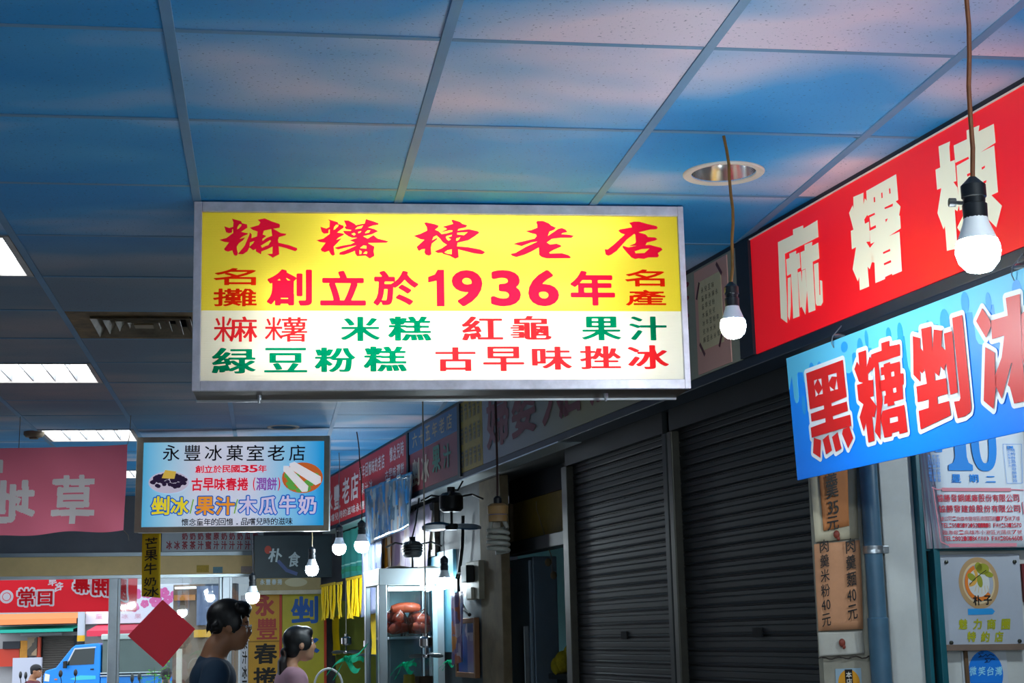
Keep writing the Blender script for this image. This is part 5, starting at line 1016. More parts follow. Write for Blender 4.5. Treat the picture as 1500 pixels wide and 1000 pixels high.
q = wr(389, 801, 396, 809); MB().disc(((q[0]+q[2])/2, (q[1]+q[3])/2), .03, .035, -.002).build('seal_print', mat('seal_red', '#b3402f', .5), t)
MB().strokes([wr(x, y, x, y)[:2] for x, y in ((408, 822), (420, 835), (434, 840))], .03, -.0015).build('wave_print', mat('wave_violet', '#4a5c8e', .5), t)
def ybox(label, px0, py0, px1, m, yo=-.55):
    a = WF.L(px0, py0, yo); b = WF.L(px1, py0, yo); F = WF.at(a[0], yo, 0); t = thing('yellow_board', label, 'sign', F.M); W = b[0]-a[0]
    MB().box((0, 0, .6), (W, .05, a[1])).build('panel', m, t); return t, F, W, a[1]
t, F, W, H = ybox('tall orange yellow board with red and black characters, right of the man', 365, 866, 413, mat('board_amber', '#c9931c', .5, var=.12))
L = Let().ch('永', F.rect(374, 870, 402, 902), .045, .04, -.002).ch('豐', F.rect(376, 905, 406, 936), .018, .016, -.002); L.build('lettering', mat('board_red', '#a8352e', .5), t, label='red lettering')
L = Let().ch('春', F.rect(372, 942, 406, 972), .030, .026, -.002).ch('捲', F.rect(371, 977, 406, 1004), .028, .024, -.002); L.build('lettering', INK, t, label='black lettering')
MB().box((0, -.004, FF.L(1, 1)[1]*0+F.L(390, 939)[1]-.005), (W, -.001, F.L(390, 939)[1]+.005)).build('seam', mat('seam_brown', '#8a6418', .6), t); MB().box((W-.022, -.006, .6), (W, 0, H)).build('red_edge', mat('edge_red', '#b8391e', .5), t)
t, F, W, H = ybox('tall yellow board with big blue characters behind the woman', 413.6, 866, 478, mat('board_yellow', '#b9ad2c', .5, var=.12))
L = Let().ch('剉', F.rect(426, 873, 466, 913), .030, .030, -.002).ch('冰', F.rect(426, 928, 468, 960), .045, .045, -.002); L.build('lettering', mat('board_blue', '#1458a8', .5), t); MB().box((W-.022, -.006, .6), (W, 0, H)).build('red_edge', mat('edge_red', '#b8391e', .5), t)
a = WF.L(354, 872, -.5); b = WF.L(365, 872, -.5); F = WF.at(a[0], -.5, 0); t = thing('white_board', 'narrow white board with black characters between the man and the yellow board', 'sign', F.M); MB().box((0, 0, .6), (b[0]-a[0]-.006, .05, a[1])).build('panel', mat('board_white', '#c9ccd6', .5), t); L = Let().line('果汁冰豆', (.008, 1.1, b[0]-a[0]-.014, 1.6), .03, .03, -.002, vert=True); L.build('lettering', INK, t)
t, F, W, H = ybox('olive yellow board deep inside the lit stall, behind the fringes', 492, 880, 556, mat('board_olive', '#8f9436', .5, var=.15), -.25)

# ------------------------------------------------------------------ end wall of the arcade, glass, lintel
ZL0, ZL1 = WF.L(180, 842)[1], WF.L(180, 815)[1]; xr_ = WF.L(372, 900)[0]
o = struct(MB().box((-7, 0, ZL1), (xr_, .25, CEIL+.1)).box((xr_, 0, 0), (4.2, .25, CEIL+.1)).box((-7, 0, 0), (-2.6, .25, ZL1)), 'wall_far', M_WALLG); o.matrix_world = WF.M
o = struct(MB().box((-2.6, -.05, ZL0), (xr_, .18, ZL1)), 'trim_16', mat('lintel_beige', '#e2c084', .55, var=.14, vscale=3), bevel=.004); o.matrix_world = WF.M
o = struct(MB().box((-2.6, -.03, ZL1+.002), (xr_, .0, ZL1+.035)), 'trim_17', mat('lintel_metal', '#8d989e', .35, .7)); o.matrix_world = WF.M
o = struct(MB().box((-2.6, -.02, ZL0-.028), (xr_, .10, ZL0-.001)), 'trim_18', M_ALF); o.matrix_world = WF.M
M_POSTS = mat('post_steel', '#9aa2a8', .3, .8, var=.15)
xm0, xm1 = WF.L(325, 900)[0], WF.L(336, 900)[0]; xp0, xp1 = WF.L(159, 900)[0], WF.L(172, 900)[0]
o = struct(MB().box((xp0, -.03, 0), (xp1, .05, ZL0-.028)), 'trim_19', M_POSTS, bevel=.004); o.matrix_world = WF.M
GL = glass('shop_glass', '#eef6f7', .07)
def window(name, x0, x1):
    F = WF.at(x0, .0, .02); t = MB().box((0, 0, 0), (.025, .06, ZL0-.05)).box((x1-x0-.025, 0, 0), (x1-x0, .06, ZL0-.05)).box((.025, 0, 0), (x1-x0-.025, .06, .09)).build(name, M_POSTS, None, kind='structure', bevel=.003); t.matrix_world = F.M
    MB().box((.025, .022, .09), (x1-x0-.025, .030, ZL0-.05)).build('glass_pane', GL, t)
window('window_1', xp1, xm0); window('window_2', xm1, xr_)
o = struct(MB().box((xm0, -.03, 0), (xm1, .07, ZL0-.028)), 'trim_20', M_POSTS, bevel=.004); o.matrix_world = WF.M
# menu board above the lintel
r_ = WF.rect(237, 776, 386, 807, -.06); F = WF.at(r_[0], -.06, r_[1]); W, H = r_[2]-r_[0], .30; t = thing('menu_board', 'white menu board with columns of red characters above the beige lintel', 'menu board', F.M)
MB().box((0, 0, 0), (W, .04, H)).build('panel', mat('menu_white', '#a9adb2', .5, var=.1), t); L = Let()
load_chars('冰茶汁奶原瓜蜜豆果木')
def mr(x0, y0, x1, y1): a = WF.rect(x0, y0, x1, y1, -.06); return (a[0]-r_[0], a[1]-r_[1], a[2]-r_[0], a[3]-r_[1])
k = 160/1500; cols = ['冰果', '冰豆', '茶奶', '茶奶', '汁奶', '蜜蜜', '汁原', '汁奶', '汁奶', '汁奶', '汁瓜', '汁奶']
for i, c in enumerate(cols):
    x = 230+(125+108*i)*k; L.ch(c[0], mr(x, 792, x+8.6, 804.5), .04, .03, -.002, res=30)
    if i > 1: L.ch(c[1], mr(x, 780, x+8.6, 790.5), .04, .03, -.002, res=30)
L.build('lettering', mat('menu_red', '#8e2f3a', .5), t)
for (nm, lb, b, m) in (('yellow_sticker', 'small yellow notice stuck on the beige lintel', (288, 827.5, 306, 838), mat('notice_yellow', '#b8930c', .5, var=.3, vscale=60)), ('blue_sticker', 'small blue grey notice stuck on the beige lintel', (312, 830, 326, 839), mat('notice_blue', '#5f8a96', .5, var=.3, vscale=60)), ('pale_sticker', 'faded pale notice at the right end of the beige lintel', (353, 829, 369, 839), mat('notice_pale', '#a8958c', .5, var=.2, vscale=60))):
    q = WF.rect(*b, -.052); o = MB().box((0, -.002, 0), (q[2]-q[0], .0, q[3]-q[1])).build(nm, m, None); o.matrix_world = WF.at(q[0], -.0505, q[1]).M; tag(o, lb, 'sticker')
# red paper diamond on the glass
cc = WF.L(236.5, 928, -.01); F = WF.at(cc[0], .015, cc[1]); o = MB().prism([WF_ for WF_ in [(WF.L(px, py, .015)[0]-cc[0], WF.L(px, py, .015)[1]-cc[1]) for px, py in ((238, 878), (187, 931), (239, 977), (286, 921))]], -.001, .001).build('paper_diamond', translucent('red_paper', '#e06470', '#f4747e', .7), None); o.matrix_world = F.M; tag(o, 'red paper diamond stuck on the glass left of the man', 'paper decoration')

# ------------------------------------------------------------------ outside: red opening banner, street
OB = Fr(atY(-40, 900, 15.6), (1, .12, 0)); wB = OB.L(200, 880)[0]; z1 = OB.L(80, 830)[1]
def bcl(u, v):
    zb = OB.L(-40+240*u, 897.5-2.5*u)[1]; return (wB*u, .03*math.sin(6*u+2*v)+.02*math.sin(14*u), zb+(z1-zb)*v)
t = thing('opening_banner', 'red banner with reversed white outlined characters hanging outside beyond the lintel', 'banner', OB.M)
MB().grid(bcl, 50, 12).build('cloth', translucent('red_cloth', '#c8202c', '#d8303a', .45), t, True)
L = Let(); L2 = Let(); B_ = lambda x0, y0, x1, y1: OB.rect(x0/5.884, 830+y0/5.884, x1/5.884, 830+y1/5.884)
def ob(c, r, b_out, b_in, dx=.008, rot=0):
    e = .018 if b_out > .05 else .008
    w = (lambda a, b: (a, b+rot*(a-.5)))
    L.ch(c, (r[0]-e, r[1]-e, r[2]+e, r[3]+e), b_out, b_out, -.062, w, True)
    if b_in is not None: L2.ch(c, r, b_in, b_in, -.065, w, True)
for c, b in (('幕', (640, 60, 785, 228)), ('開', (800, 70, 950, 250)), ('慶', (1005, 92, 1105, 290))): ob(c, B_(*b), .13, .028, rot=-.06)
for c, b in (('日', (335, 210, 462, 325)), ('常', (165, 190, 310, 335))): ob(c, B_(*b), .075, .02)
for c, b in (('早', (430, 108, 492, 158)), ('名', (490, 140, 548, 200))): ob(c, B_(*b), .04, None, rot=.3)
q = B_(30, 222, 105, 295); cx, cz = (q[0]+q[2])/2, (q[1]+q[3])/2; rr = (q[2]-q[0])/2
for ra, rb, LL, yy in ((.0, .035, L, -.066), (.065, rr, L, -.062)):
    vs = [];
    for k_ in range(25): a = 2*math.pi*k_/24; vs += [(cx+ra*math.cos(a), yy, cz+ra*math.sin(a)), (cx+rb*math.cos(a), yy, cz+rb*math.sin(a))]
    LL.add(vs, [(2*k_, 2*k_+1, 2*k_+3, 2*k_+2) for k_ in range(24)])
L.build('white_lettering', mat('banner_white', '#c9c4cc', .6), t); L2.build('red_lettering', MATS['red_cloth'], t)

GZ = -.2
struct(MB().box((-40, 14.8, GZ-.1), (25, 60, GZ)), 'street', mat('asphalt', '#5d5f63', .8, var=.2, vscale=2))
YB = 47.0; BFm = Fr((0, YB, 0), (1, 0, 0))
def sr(x0, y0, x1, y1, Y): a = atY(x0, (y0+y1)/2, Y); b = atY(x1, (y0+y1)/2, Y); c = atY((x0+x1)/2, y0, Y); d = atY((x0+x1)/2, y1, Y); return (a.x, d.z, b.x, c.z)
struct(MB().box((-40, YB, GZ), (20, YB+1, 11)), 'wall_street', mat('street_wall', '#a7a5a6', .8, var=.15, vscale=.6))
def slab(name, label, cat, box, Y, m, d=.1, parent=None, bevel=0):
    r_ = sr(*box, Y); o = MB().box((0, 0, 0), (r_[2]-r_[0], d, r_[3]-r_[1])).build(name, m, parent, bevel=bevel); o.location = (r_[0], Y, r_[1])
    if label: tag(o, label, cat)
    return o
def awning(name, label, box, Y, m, d=1.2):
    r_ = sr(*box, Y); W, H = r_[2]-r_[0], r_[3]-r_[1]; t = thing(name, label, 'awning', (r_[0], Y, r_[1]))
    MB().add([(0, 0, H*.45), (W, 0, H*.45), (W, d, H), (0, d, H), (0, 0, 0), (W, 0, 0)], [(0, 1, 2, 3), (4, 5, 1, 0)]).build('canopy', m, t, solid=.02)
    MB().box((0, d, 0), (W, d+.05, H)).build('rear_rail', M_DKST, t); return t
awning('orange_awning', 'orange awning across the street under the red banner', (-20, 897, 112, 914), 45.75, mat('awning_orange', '#f08a4e', .6)); awning('teal_awning', 'teal awning edge across the street below the orange one', (-20, 916, 107, 926), 45.75, mat('awning_teal', '#16a08c', .5))
awning('red_awning', 'crimson awning across the street behind the blue truck', (127, 913, 203, 931), 45.75, mat('awning_crimson', '#d8304c', .5))
slab('tube_lamp', 'long unlit tube lamp under the teal awning', 'lamp', (30, 927, 90, 930.5), 46.9, mat('lamp_grey', '#b9bdc0', .5))
r_ = sr(62, 931, 108, 1000, 46.7); t = thing('street_shutter', 'grey roller shutter across the street left of the blue truck', 'roller shutter', (r_[0], 46.7, GZ)); W = r_[2]-r_[0]; H = r_[3]-GZ
MB().grid(lambda u, v: (W*u, .03*(round(v*60) % 2), H*v), 1, 60).build('slat_curtain', mat('street_shutter_m', '#5a5550', .6), t); MB().box((-.1, -.05, 0), (-.01, .1, H)).build('guide_rail', M_DKST, t); MB().box((W+.01, -.05, 0), (W+.1, .1, H)).build('guide_rail', M_DKST, t)
slab('red_shop_panel', 'bright red panel in the shop across the street at far left', 'panel', (-12, 950, 28, 976), 46.6, mat('panel_red', '#c83a22', .5)); slab('orange_curtain', 'orange curtain hanging in the shop across the street', 'curtain', (29, 938, 40, 963), 46.5, mat('curtain_orange', '#c8862a', .6, var=.2)); slab('shop_poster', 'tan poster with dark picture in the shop across the street', 'poster', (40, 933, 55, 960), 46.5, collage('poster_tan', ['#a58a6a', '#8a7358', '#4b4238', '#b59c7a'], 3)); slab('dark_shop_sign', 'dark sign above the red panel across the street', 'sign', (4, 939, 30, 950), 46.5, mat('sign_dark', '#23252e', .5))
slab('white_stall_board', 'pale board standing before the shop across the street', 'board', (18, 963, 60, 1010), 43.5, mat('board_pale', '#b9bac6', .6)); slab('red_door_post', 'narrow red orange post beside the grey street shutter', 'post', (54, 933, 59, 962), 46.5, mat('post_red', '#b8452c', .6))
r_ = sr(113, 880, 124, 1000, 43.0); t = thing('utility_pole', 'grey utility pole with yellow and black bands behind the blue truck', 'pole', ((r_[0]+r_[2])/2, 43, GZ)); rp_ = (r_[2]-r_[0])/2
MB().lathe([(rp_, 0), (rp_*.85, 9)], seg=20).build('shaft', mat('pole_grey', '#b5b8bd', .7), t, True); za = sr(113, 930, 124, 946, 43)[3]-GZ
for i in range(4): MB().lathe([(rp_*1.02, za-.16*(i+1)), (rp_*1.02, za-.16*i-.005)], seg=20, cap=False).build('band', mat('band_yellow', '#d9a216', .6) if i % 2 == 0 else mat('band_black', '#16161a', .6), t, True)
t0 = sr(126, 856, 275, 912, 46.75); t = thing('flower_sign', 'white shop sign with pink petals across the street', 'sign', (t0[0], 46.75, t0[1])); W, H = t0[2]-t0[0], t0[3]-t0[1]
MB().box((0, 0, 0), (W, .2, H)).build('panel', mat('sign_pearl', '#e6e2ee', .5), t); random.seed(21)
for (px, py, rr) in ((186, 880, 8), (198, 870, 9), (215, 868, 8), (197, 889, 7), (228, 880, 9), (240, 868, 8), (246, 878, 7), (258, 870, 8), (212, 884, 6), (180, 866, 6)):
    a = atY(px, py, 46.75); x, z = a.x-t0[0], a.z-t0[1]; f_ = MB()
    for k_ in range(5): an = k_*1.257+px; f_.disc((x+rr*.0117*math.cos(an), z+rr*.011*math.sin(an)), rr*.010, rr*.010, -.004-.0002*k_, 12)
    f_.build('petal_print', mat('petal_pink', '#e060a0', .5), t)
L = Let(); 
for i, c in enumerate('童年冰果子茶'): a = atY(140+19*i, 906, 46.75); b = atY(150+19*i, 898.5, 46.75); L.ch(c, (a.x-t0[0], a.z-t0[1], b.x-t0[0], b.z-t0[1]), .01, .01, -.005)
L.build('faint_lettering', mat('faint_pink', '#dba6bb', .5), t)

# shop seen through the glass on the right
slab('brown_stall', 'brown market stall front seen through the glass left of the man', 'stall', (253, 855, 345, 1010), 30, collage('stall_brown', ['#4d4036', '#6e5848', '#2e2a2a', '#7d6a5a', '#5a3a2c', '#3e4654'], 1.6, .7, (1, 1, .8)), .3)
slab('orange_sign', 'orange sign over the brown stall behind the glass', 'sign', (255, 871, 286, 879), 29.9, mat('sign_orange', '#b5702a', .5)); slab('yellow_sign', 'yellow orange strip sign behind the glass left of the man', 'sign', (284, 922, 310, 933), 29.905, mat('sign_amber', '#d9a030', .5)); slab('blue_tarp', 'blue grey tarp hanging behind the glass near the mullion', 'tarp', (288, 858, 324, 915), 29.9, mat('tarp_blue', '#66708c', .7, var=.2)); slab('white_post', 'pale post outside the glass below the red diamond', 'post', (258, 950, 265, 1010), 29, mat('post_pale', '#c9bfae', .6)); slab('white_light_strip', 'white strip light over the stall behind the glass', 'lamp', (256, 859, 286, 862), 29.9, mat('strip_lamp', '#ffffff', .5, emit=2))

# blue truck
YT = 41.0; k = YT/2311; tx = lambda px: atY(px, 960, YT).x; tz = lambda py: atY(110, py, YT).z
t = thing('blue_truck', 'small bright blue truck with a grey canvas box parked across the street', 'truck', (tx(64), YT, GZ)); X = lambda px: tx(px)-tx(64); Z = lambda py: tz(py)-GZ
M_BT = mat('truck_blue', '#0e82dc', .3, var=.05); M_WIN = mat('window_dark', '#1c2626', .1); wd_ = 1.45
prof = [(X(64), .35), (X(64), Z(988)), (X(67), Z(981)), (X(82), Z(977)), (X(104), Z(949)), (X(110), Z(944.5)), (X(143), Z(942.5)), (X(147), Z(945)), (X(147), .35)]
cab = MB().prism(prof, 0, wd_).build('cab', M_BT, t, bevel=.03)
MB().prism([(X(98), Z(974)), (X(110), Z(951)), (X(139), Z(949.5)), (X(138), Z(973))], -.012, -.002).build('side_window', M_WIN, cab)
MB().prism([(X(95.5), Z(976)), (X(109), Z(949)), (X(140.5), Z(947.3)), (X(140.5), Z(949.3)), (X(110), Z(951)), (X(97.5), Z(976))], -.016, -.013).build('window_rim', M_STEEL, cab)
MB().add([(X(83.5), .1, Z(976.5)), (X(104), .1, Z(950)), (X(104), wd_-.1, Z(950)), (X(83.5), wd_-.1, Z(976.5))], [(0, 1, 2, 3)]).build('windscreen', M_WIN, cab, solid=.012)
MB().prism([(X(66), Z(996)), (X(67), Z(985)), (X(74), Z(987)), (X(73), Z(997))], -.014, .1).build('headlight', mat('lamp_pale', '#d9d6c4', .2), cab)
MB().prism([(X(81), Z(993)), (X(85), Z(993)), (X(85), Z(995)), (X(81), Z(995))], -.02, -.001).build('indicator', mat('indicator_amber', '#d06a20', .3), cab)
MB().prism([(X(95), Z(968)), (X(100), Z(967)), (X(100), Z(978)), (X(95), Z(978))], -.16, -.08).build('wing_mirror', M_MOT, cab, bevel=.01); MB().box((X(133), -.02, Z(981.5)), (X(138), -.001, Z(979.5))).build('door_handle', M_MOT, cab)
MB().prism([(X(103), Z(994)), (X(118), Z(989)), (X(141), Z(990)), (X(141), Z(995)), (X(112), Z(996))], -.008, -.001).build('side_decal', mat('decal_teal', '#3fb8c4', .4), cab)
for px in (88, 235): 
    q = MB().tube([(X(px), .02, .27), (X(px), .20, .27)], .27, 24); wh = q.build('wheel', mat('tyre', '#1a1a1c', .8), t); MB().tube([(X(px), .0, .27), (X(px), .03, .27)], .15, 16).build('hub_cap', M_STEEL, wh)
    MB().tube([(X(px), wd_-.2, .27), (X(px), wd_-.02, .27)], .27, 24).build('wheel', mat('tyre', '#1a1a1c', .8), t)
MB().box((X(148), 0, .42), (X(272), wd_, Z(990))).build('cargo_bed', M_BT, t, bevel=.02)
MB().box((X(149), .03, Z(989)), (X(270), wd_-.03, Z(938))).build('canvas_box', mat('canvas_grey', '#5f6a66', .75, var=.2, vscale=2), t, bevel=.03); MB().box((X(147.5), -.02, Z(938)), (X(272), wd_+.02, Z(929.5))).build('box_roof', mat('canvas_roof', '#b5bfba', .7), t, bevel=.03)
for z in (Z(987), Z(991)): MB().tube([(X(148), -.03, z), (X(272), -.03, z)], .02, 6).build('side_rail', M_STEEL, t)

# green shrub outside the glass
random.seed(31); p0 = atY(228, 1000, 16.5); t = thing('green_shrub', 'leafy green shrub outside the glass below the red diamond', 'shrub', (p0.x, p0.y, GZ))
st = MB(); lv = MB(); zt0 = p0.z-GZ
for i in range(7):
    a = random.uniform(-.16, .16); h = zt0+random.uniform(.02, .22); st.tube([(a*.3, 0, 0), (a*.7, .03*i/7, h*.6), (a, random.uniform(-.08, .08), h)], [.008, .006, .003], 5)
    for k_ in range(16):
        c = Vector((a*(.6+.4*random.random())+random.uniform(-.05, .05), random.uniform(-.09, .09), h*random.uniform(.80, 1.03))); an = random.uniform(0, 6.28); d = Vector((math.cos(an), math.sin(an), random.uniform(-.5, .4))).normalized(); n = d.cross(Vector((0, 0, 1))).normalized(); l = random.uniform(.04, .065)
        lv.add([c, c+d*l*.5+n*l*.24+Vector((0, 0, .006)), c+d*l, c+d*l*.5-n*l*.24+Vector((0, 0, .006))], [(0, 1, 2, 3)])
st.build('stem', mat('stem_green', '#4a6b2c', .7), t); lv.build('foliage', translucent('leaf_green', '#4fae2c', '#7fd84a', .4), t)

# ------------------------------------------------------------------ people (facing local +X, left side = +Y)
def capsule(q, pts, rs, seg=14):
    pts = [Vector(p) for p in pts]; q.tube(pts, rs, seg)
    for p, r_ in zip(pts, rs): q.ball(p, r_, 14, 8)
def blob(q, name, m, parent, voxel=.010, smooth=6):
    """weld overlapping closed shapes into one continuous skin"""
    me = bpy.data.meshes.new('tmp'); me.from_pydata(q.v, [], q.f); o = bpy.data.objects.new('tmp', me); COL.objects.link(o)
    a = o.modifiers.new('r', 'REMESH'); a.mode = 'VOXEL'; a.voxel_size = voxel; b = o.modifiers.new('s', 'SMOOTH'); b.factor = .5; b.iterations = smooth
    bpy.context.view_layer.update(); dg = bpy.context.evaluated_depsgraph_get(); nm = bpy.data.meshes.new_from_object(o.evaluated_get(dg)); bpy.data.objects.remove(o); bpy.data.meshes.remove(me)
    nm.name = name; nm.materials.clear(); nm.materials.append(m); nm.polygons.foreach_set('use_smooth', [True]*len(nm.polygons))
    r_ = bpy.data.objects.new(name, nm); COL.objects.link(r_); r_.parent = parent; return r_
def hand(q, w, d, side, curl=.5, s=1):
    """five fingers from wrist w along d; palm faces `side`"""
    d = Vector(d).normalized(); side = Vector(side); side = (side-d*side.dot(d)).normalized(); ac = d.cross(side); w = Vector(w)
    for i in range(4):
        b = ac*(.018*(i-1.5)*s); q.tube([w+b*.6, w+b+d*.045*s, w+b+d*.085*s], [.015*s, .014*s, .011*s], 8); q.ball(w+b+d*.085*s, .0115*s, 8, 6)
        L_ = (.062, .074, .070, .054)[i]*s; k0 = w+b+d*.085*s; a1 = curl*.5; p1 = k0+(d*math.cos(a1)+side*math.sin(a1))*L_*.45; a2 = curl*1.4; p2 = p1+(d*math.cos(a2)+side*math.sin(a2))*L_*.32; a3 = curl*2.1; p3 = p2+(d*math.cos(a3)+side*math.sin(a3))*L_*.26
        capsule(q, [k0, p1, p2, p3], [.0098*s, .009*s, .0082*s, .007*s], 8)
    t0 = w+d*.02*s-ac*.022*s; capsule(q, [t0, t0+d*.03*s-ac*.022*s+side*.012*s, t0+d*.062*s-ac*.026*s+side*.022*s], [.0125*s, .011*s, .009*s], 8)
def person(name, label, loc, heading, skin, hair_fn, top, trousers, shoe, arms, h=1.72, lean=.0, head_tilt=0, female=False, sit=False, vox=.010):
    k = h/1.72; t = thing(name, label, 'person', Matrix.Translation(loc) @ Matrix.Rotation(heading, 4, 'Z'))
    V = lambda x, y, z: Vector((x*k, y*k, z*k)); sw = .155 if female else .185
    hip = V(0, 0, .92); ch = V(.02+lean*.5, 0, 1.25); nb = V(-.005+lean, 0, 1.43); hc = V(.055+lean*1.25, 0, 1.605)
    rot = Matrix.Rotation(head_tilt, 3, 'Y'); H = lambda x, y, z: hc+rot @ V(x, y, z)
    q = MB()
    # head: skull, face, jaw, nose, lips, brow, ears, eyes sockets
    q.ball(H(-.012, 0, .028), (.098*k, .076*k, .090*k), 20, 14); q.ball(H(.028, 0, -.03), (.062*k, .058*k, .085*k), 18, 12); q.ball(H(.052, 0, -.080), (.034*k, .036*k, .030*k), 14, 10)
    q.ball(H(.072, 0, .028), (.018*k, .050*k, .014*k), 12, 8); capsule(q, [H(.083, 0, .015), H(.100, 0, -.022)], [.009*k, .013*k], 10); q.ball(H(.098, 0, -.026), (.013*k, .017*k, .010*k), 10, 8)
    q.ball(H(.083, 0, -.052), (.012*k, .024*k, .008*k), 12, 8); q.ball(H(.080, 0, -.064), (.013*k, .021*k, .008*k), 12, 8)
    for s in (-1, 1):
        q.ball(H(-.008, s*.077, -.005), (.020*k, .010*k, .032*k), 12, 8); q.ball(H(.06, s*.036, -.020), (.024*k, .022*k, .022*k), 10, 8)
    capsule(q, [nb+V(-.02, 0, -.03), (nb+hc)*.5+V(-.025, 0, -.01), hc+V(-.02, 0, -.05)], [.072*k if not female else .05*k, .063*k if not female else .045*k, .062*k if not female else .047*k])
    # torso
    for z, rx, ry, x in ((.90, .105, .155, 0), (1.00, .10, .142, .0), (1.12, .10, .14, .01), (1.25, .112, .155 if female else .168, .02+lean*.5), (1.36, .10, .15 if female else .17, .01+lean*.8)): q.ball(V(x, 0, z), (rx*k, ry*k, .11*k), 18, 10)
    cl = []
    for s, (el, wr, hd, hs) in zip((-1, 1), arms):
        sh = nb+V(-.0, s*sw, -.045); el = V(*el); wr = V(*wr); capsule(q, [nb+V(-.01, s*.05, -.02), sh], [.055*k, .056*k]); capsule(q, [sh, (sh+el)*.5, el], [.050*k, .044*k, .036*k]); capsule(q, [el, (el*.6+wr*.4), wr], [.037*k, .036*k, .025*k])
        hand(q, wr, hd, hs, .55, k); cl.append((sh, el))
    legs = []
    for s, dx in ((-1, .06), (1, -.05)):
        hp = V(0, s*.085, .90); kn = V(.03+dx, s*.09, .49) if not sit else V(.42, s*.13, .86); an = V(-.01+dx*1.6, s*.09, .09) if not sit else V(.36, s*.15, .45)
        capsule(q, [hp, (hp+kn)*.5, kn], [.088*k, .078*k, .056*k]); capsule(q, [kn, kn*.65+an*.35+V(-.012, 0, 0), an], [.055*k, .054*k, .036*k]); capsule(q, [an+V(-.02, 0, -.045), an+V(.14, 0, -.06)], [.034*k, .028*k]); legs.append((hp, kn, an))
    blob(q, 'body', skin, t, vox)
    # shirt with short sleeves
    q = MB()
    for z, rx, ry, x in ((.88, .122, .172, 0), (1.00, .118, .160, .0), (1.12, .117, .157, .01), (1.25, .127, .17 if female else .186, .02+lean*.5), (1.355, .114, .165 if female else .188, .005+lean*.8)): q.ball(V(x, 0, z), (rx*k, ry*k, .115*k), 20, 12)
    capsule(q, [nb+V(-.02, 0, -.07), nb+V(-.018, 0, -.012)], [.085*k, .074*k if not female else .058*k])
    for s, (sh, el) in zip((-1, 1), cl): capsule(q, [nb+V(-.01, s*.05, -.03), sh], [.066*k, .069*k]); q.tube([sh, sh*.66+el*.34] if female else [sh, sh*.4+el*.6], [.069*k, .066*k if not female else .058*k], 16)
    blob(q, 'shirt', top, t, vox)
    q = MB()
    for hp, kn, an in legs: capsule(q, [hp, (hp+kn)*.5, kn], [.102*k, .090*k, .070*k]); q.tube([kn, an+V(0, 0, .01)], [.070*k, .056*k], 16)
    q.ball(V(0, 0, .92), (.118*k, .165*k, .09*k), 18, 10); blob(q, 'trousers', trousers, t, vox)
    for hp, kn, an in legs:
        q = MB(); capsule(q, [an+V(-.03, 0, -.045), an+V(.06, 0, -.05), an+V(.16, 0, -.062)], [.043*k, .042*k, .033*k]); blob(q, 'shoe', shoe, t, vox)
    # eyes, brows
    for s in (-1, 1):
        e = MB().ball(H(.068, s*.031, .004), .0115*k, 12, 8).build('eye', mat('eye_white', '#d8d4cc', .3), t, True); MB().ball(H(.0775, s*.031, .004), .0048*k, 10, 6).build('iris', mat('iris_dark', '#1c120c', .2), e, True)
        MB().tube([H(.080, s*.016, .026), H(.078, s*.034, .031), H(.066, s*.05, .026)], [.003*k, .004*k, .002*k], 6).build('eyebrow', mat('hair_black', '#0c0b0d', .45), t, True)
    MB().tube([H(.090, -.022, -.058), H(.0965, 0, -.0575), H(.090, .022, -.058)], [.001*k, .003*k, .001*k], 6).build('lips', mat('lip', '#7d4238', .5), t, True)
    hair_fn(t, H, k); return t, H, k
M_HAIR = mat('hair_black', '#0c0b0d', .45)
def short_hair(t, H, k):
    q = MB(); q.ball(H(-.022, 0, .048), (.100*k, .084*k, .088*k), 20, 14); q.ball(H(-.058, 0, .022), (.052*k, .076*k, .080*k), 18, 12); q.ball(H(.035, 0, .088), (.060*k, .066*k, .042*k), 16, 10); random.seed(5)
    for i in range(46):
        a = random.uniform(-1.3, 1.3); b = random.uniform(-.2, 1.0); x = .074*math.cos(a)*math.cos(b); y = .066*math.sin(a); z = .062+.062*math.sin(b)
        q.tube([H(x*.6, y*.7, z*.8), H(x+.003, y, z+.003), H(x+.016*math.cos(a)+.002, y*1.06, z-random.uniform(.0, .03)*max(0, math.cos(b)))], [.010*k, .008*k, .002*k], 6)
    for i in range(24):
        y = random.uniform(-.07, .07); z = random.uniform(-.04, .05); q.tube([H(-.07, y, z), H(-.112+abs(y)*.3, y, z-.012), H(-.108+abs(y)*.35, y*1.02, z-.034)], [.014*k, .010*k, .003*k], 6)
    for s in (-1, 1): q.ball(H(.005, s*.070, .022), (.048*k, .016*k, .05*k), 12, 8); capsule(q, [H(.012, s*.074, .0), H(.016, s*.070, -.03)], [.010*k, .005*k], 8)
    blob(q, 'hair', M_HAIR, t, .006, 1)
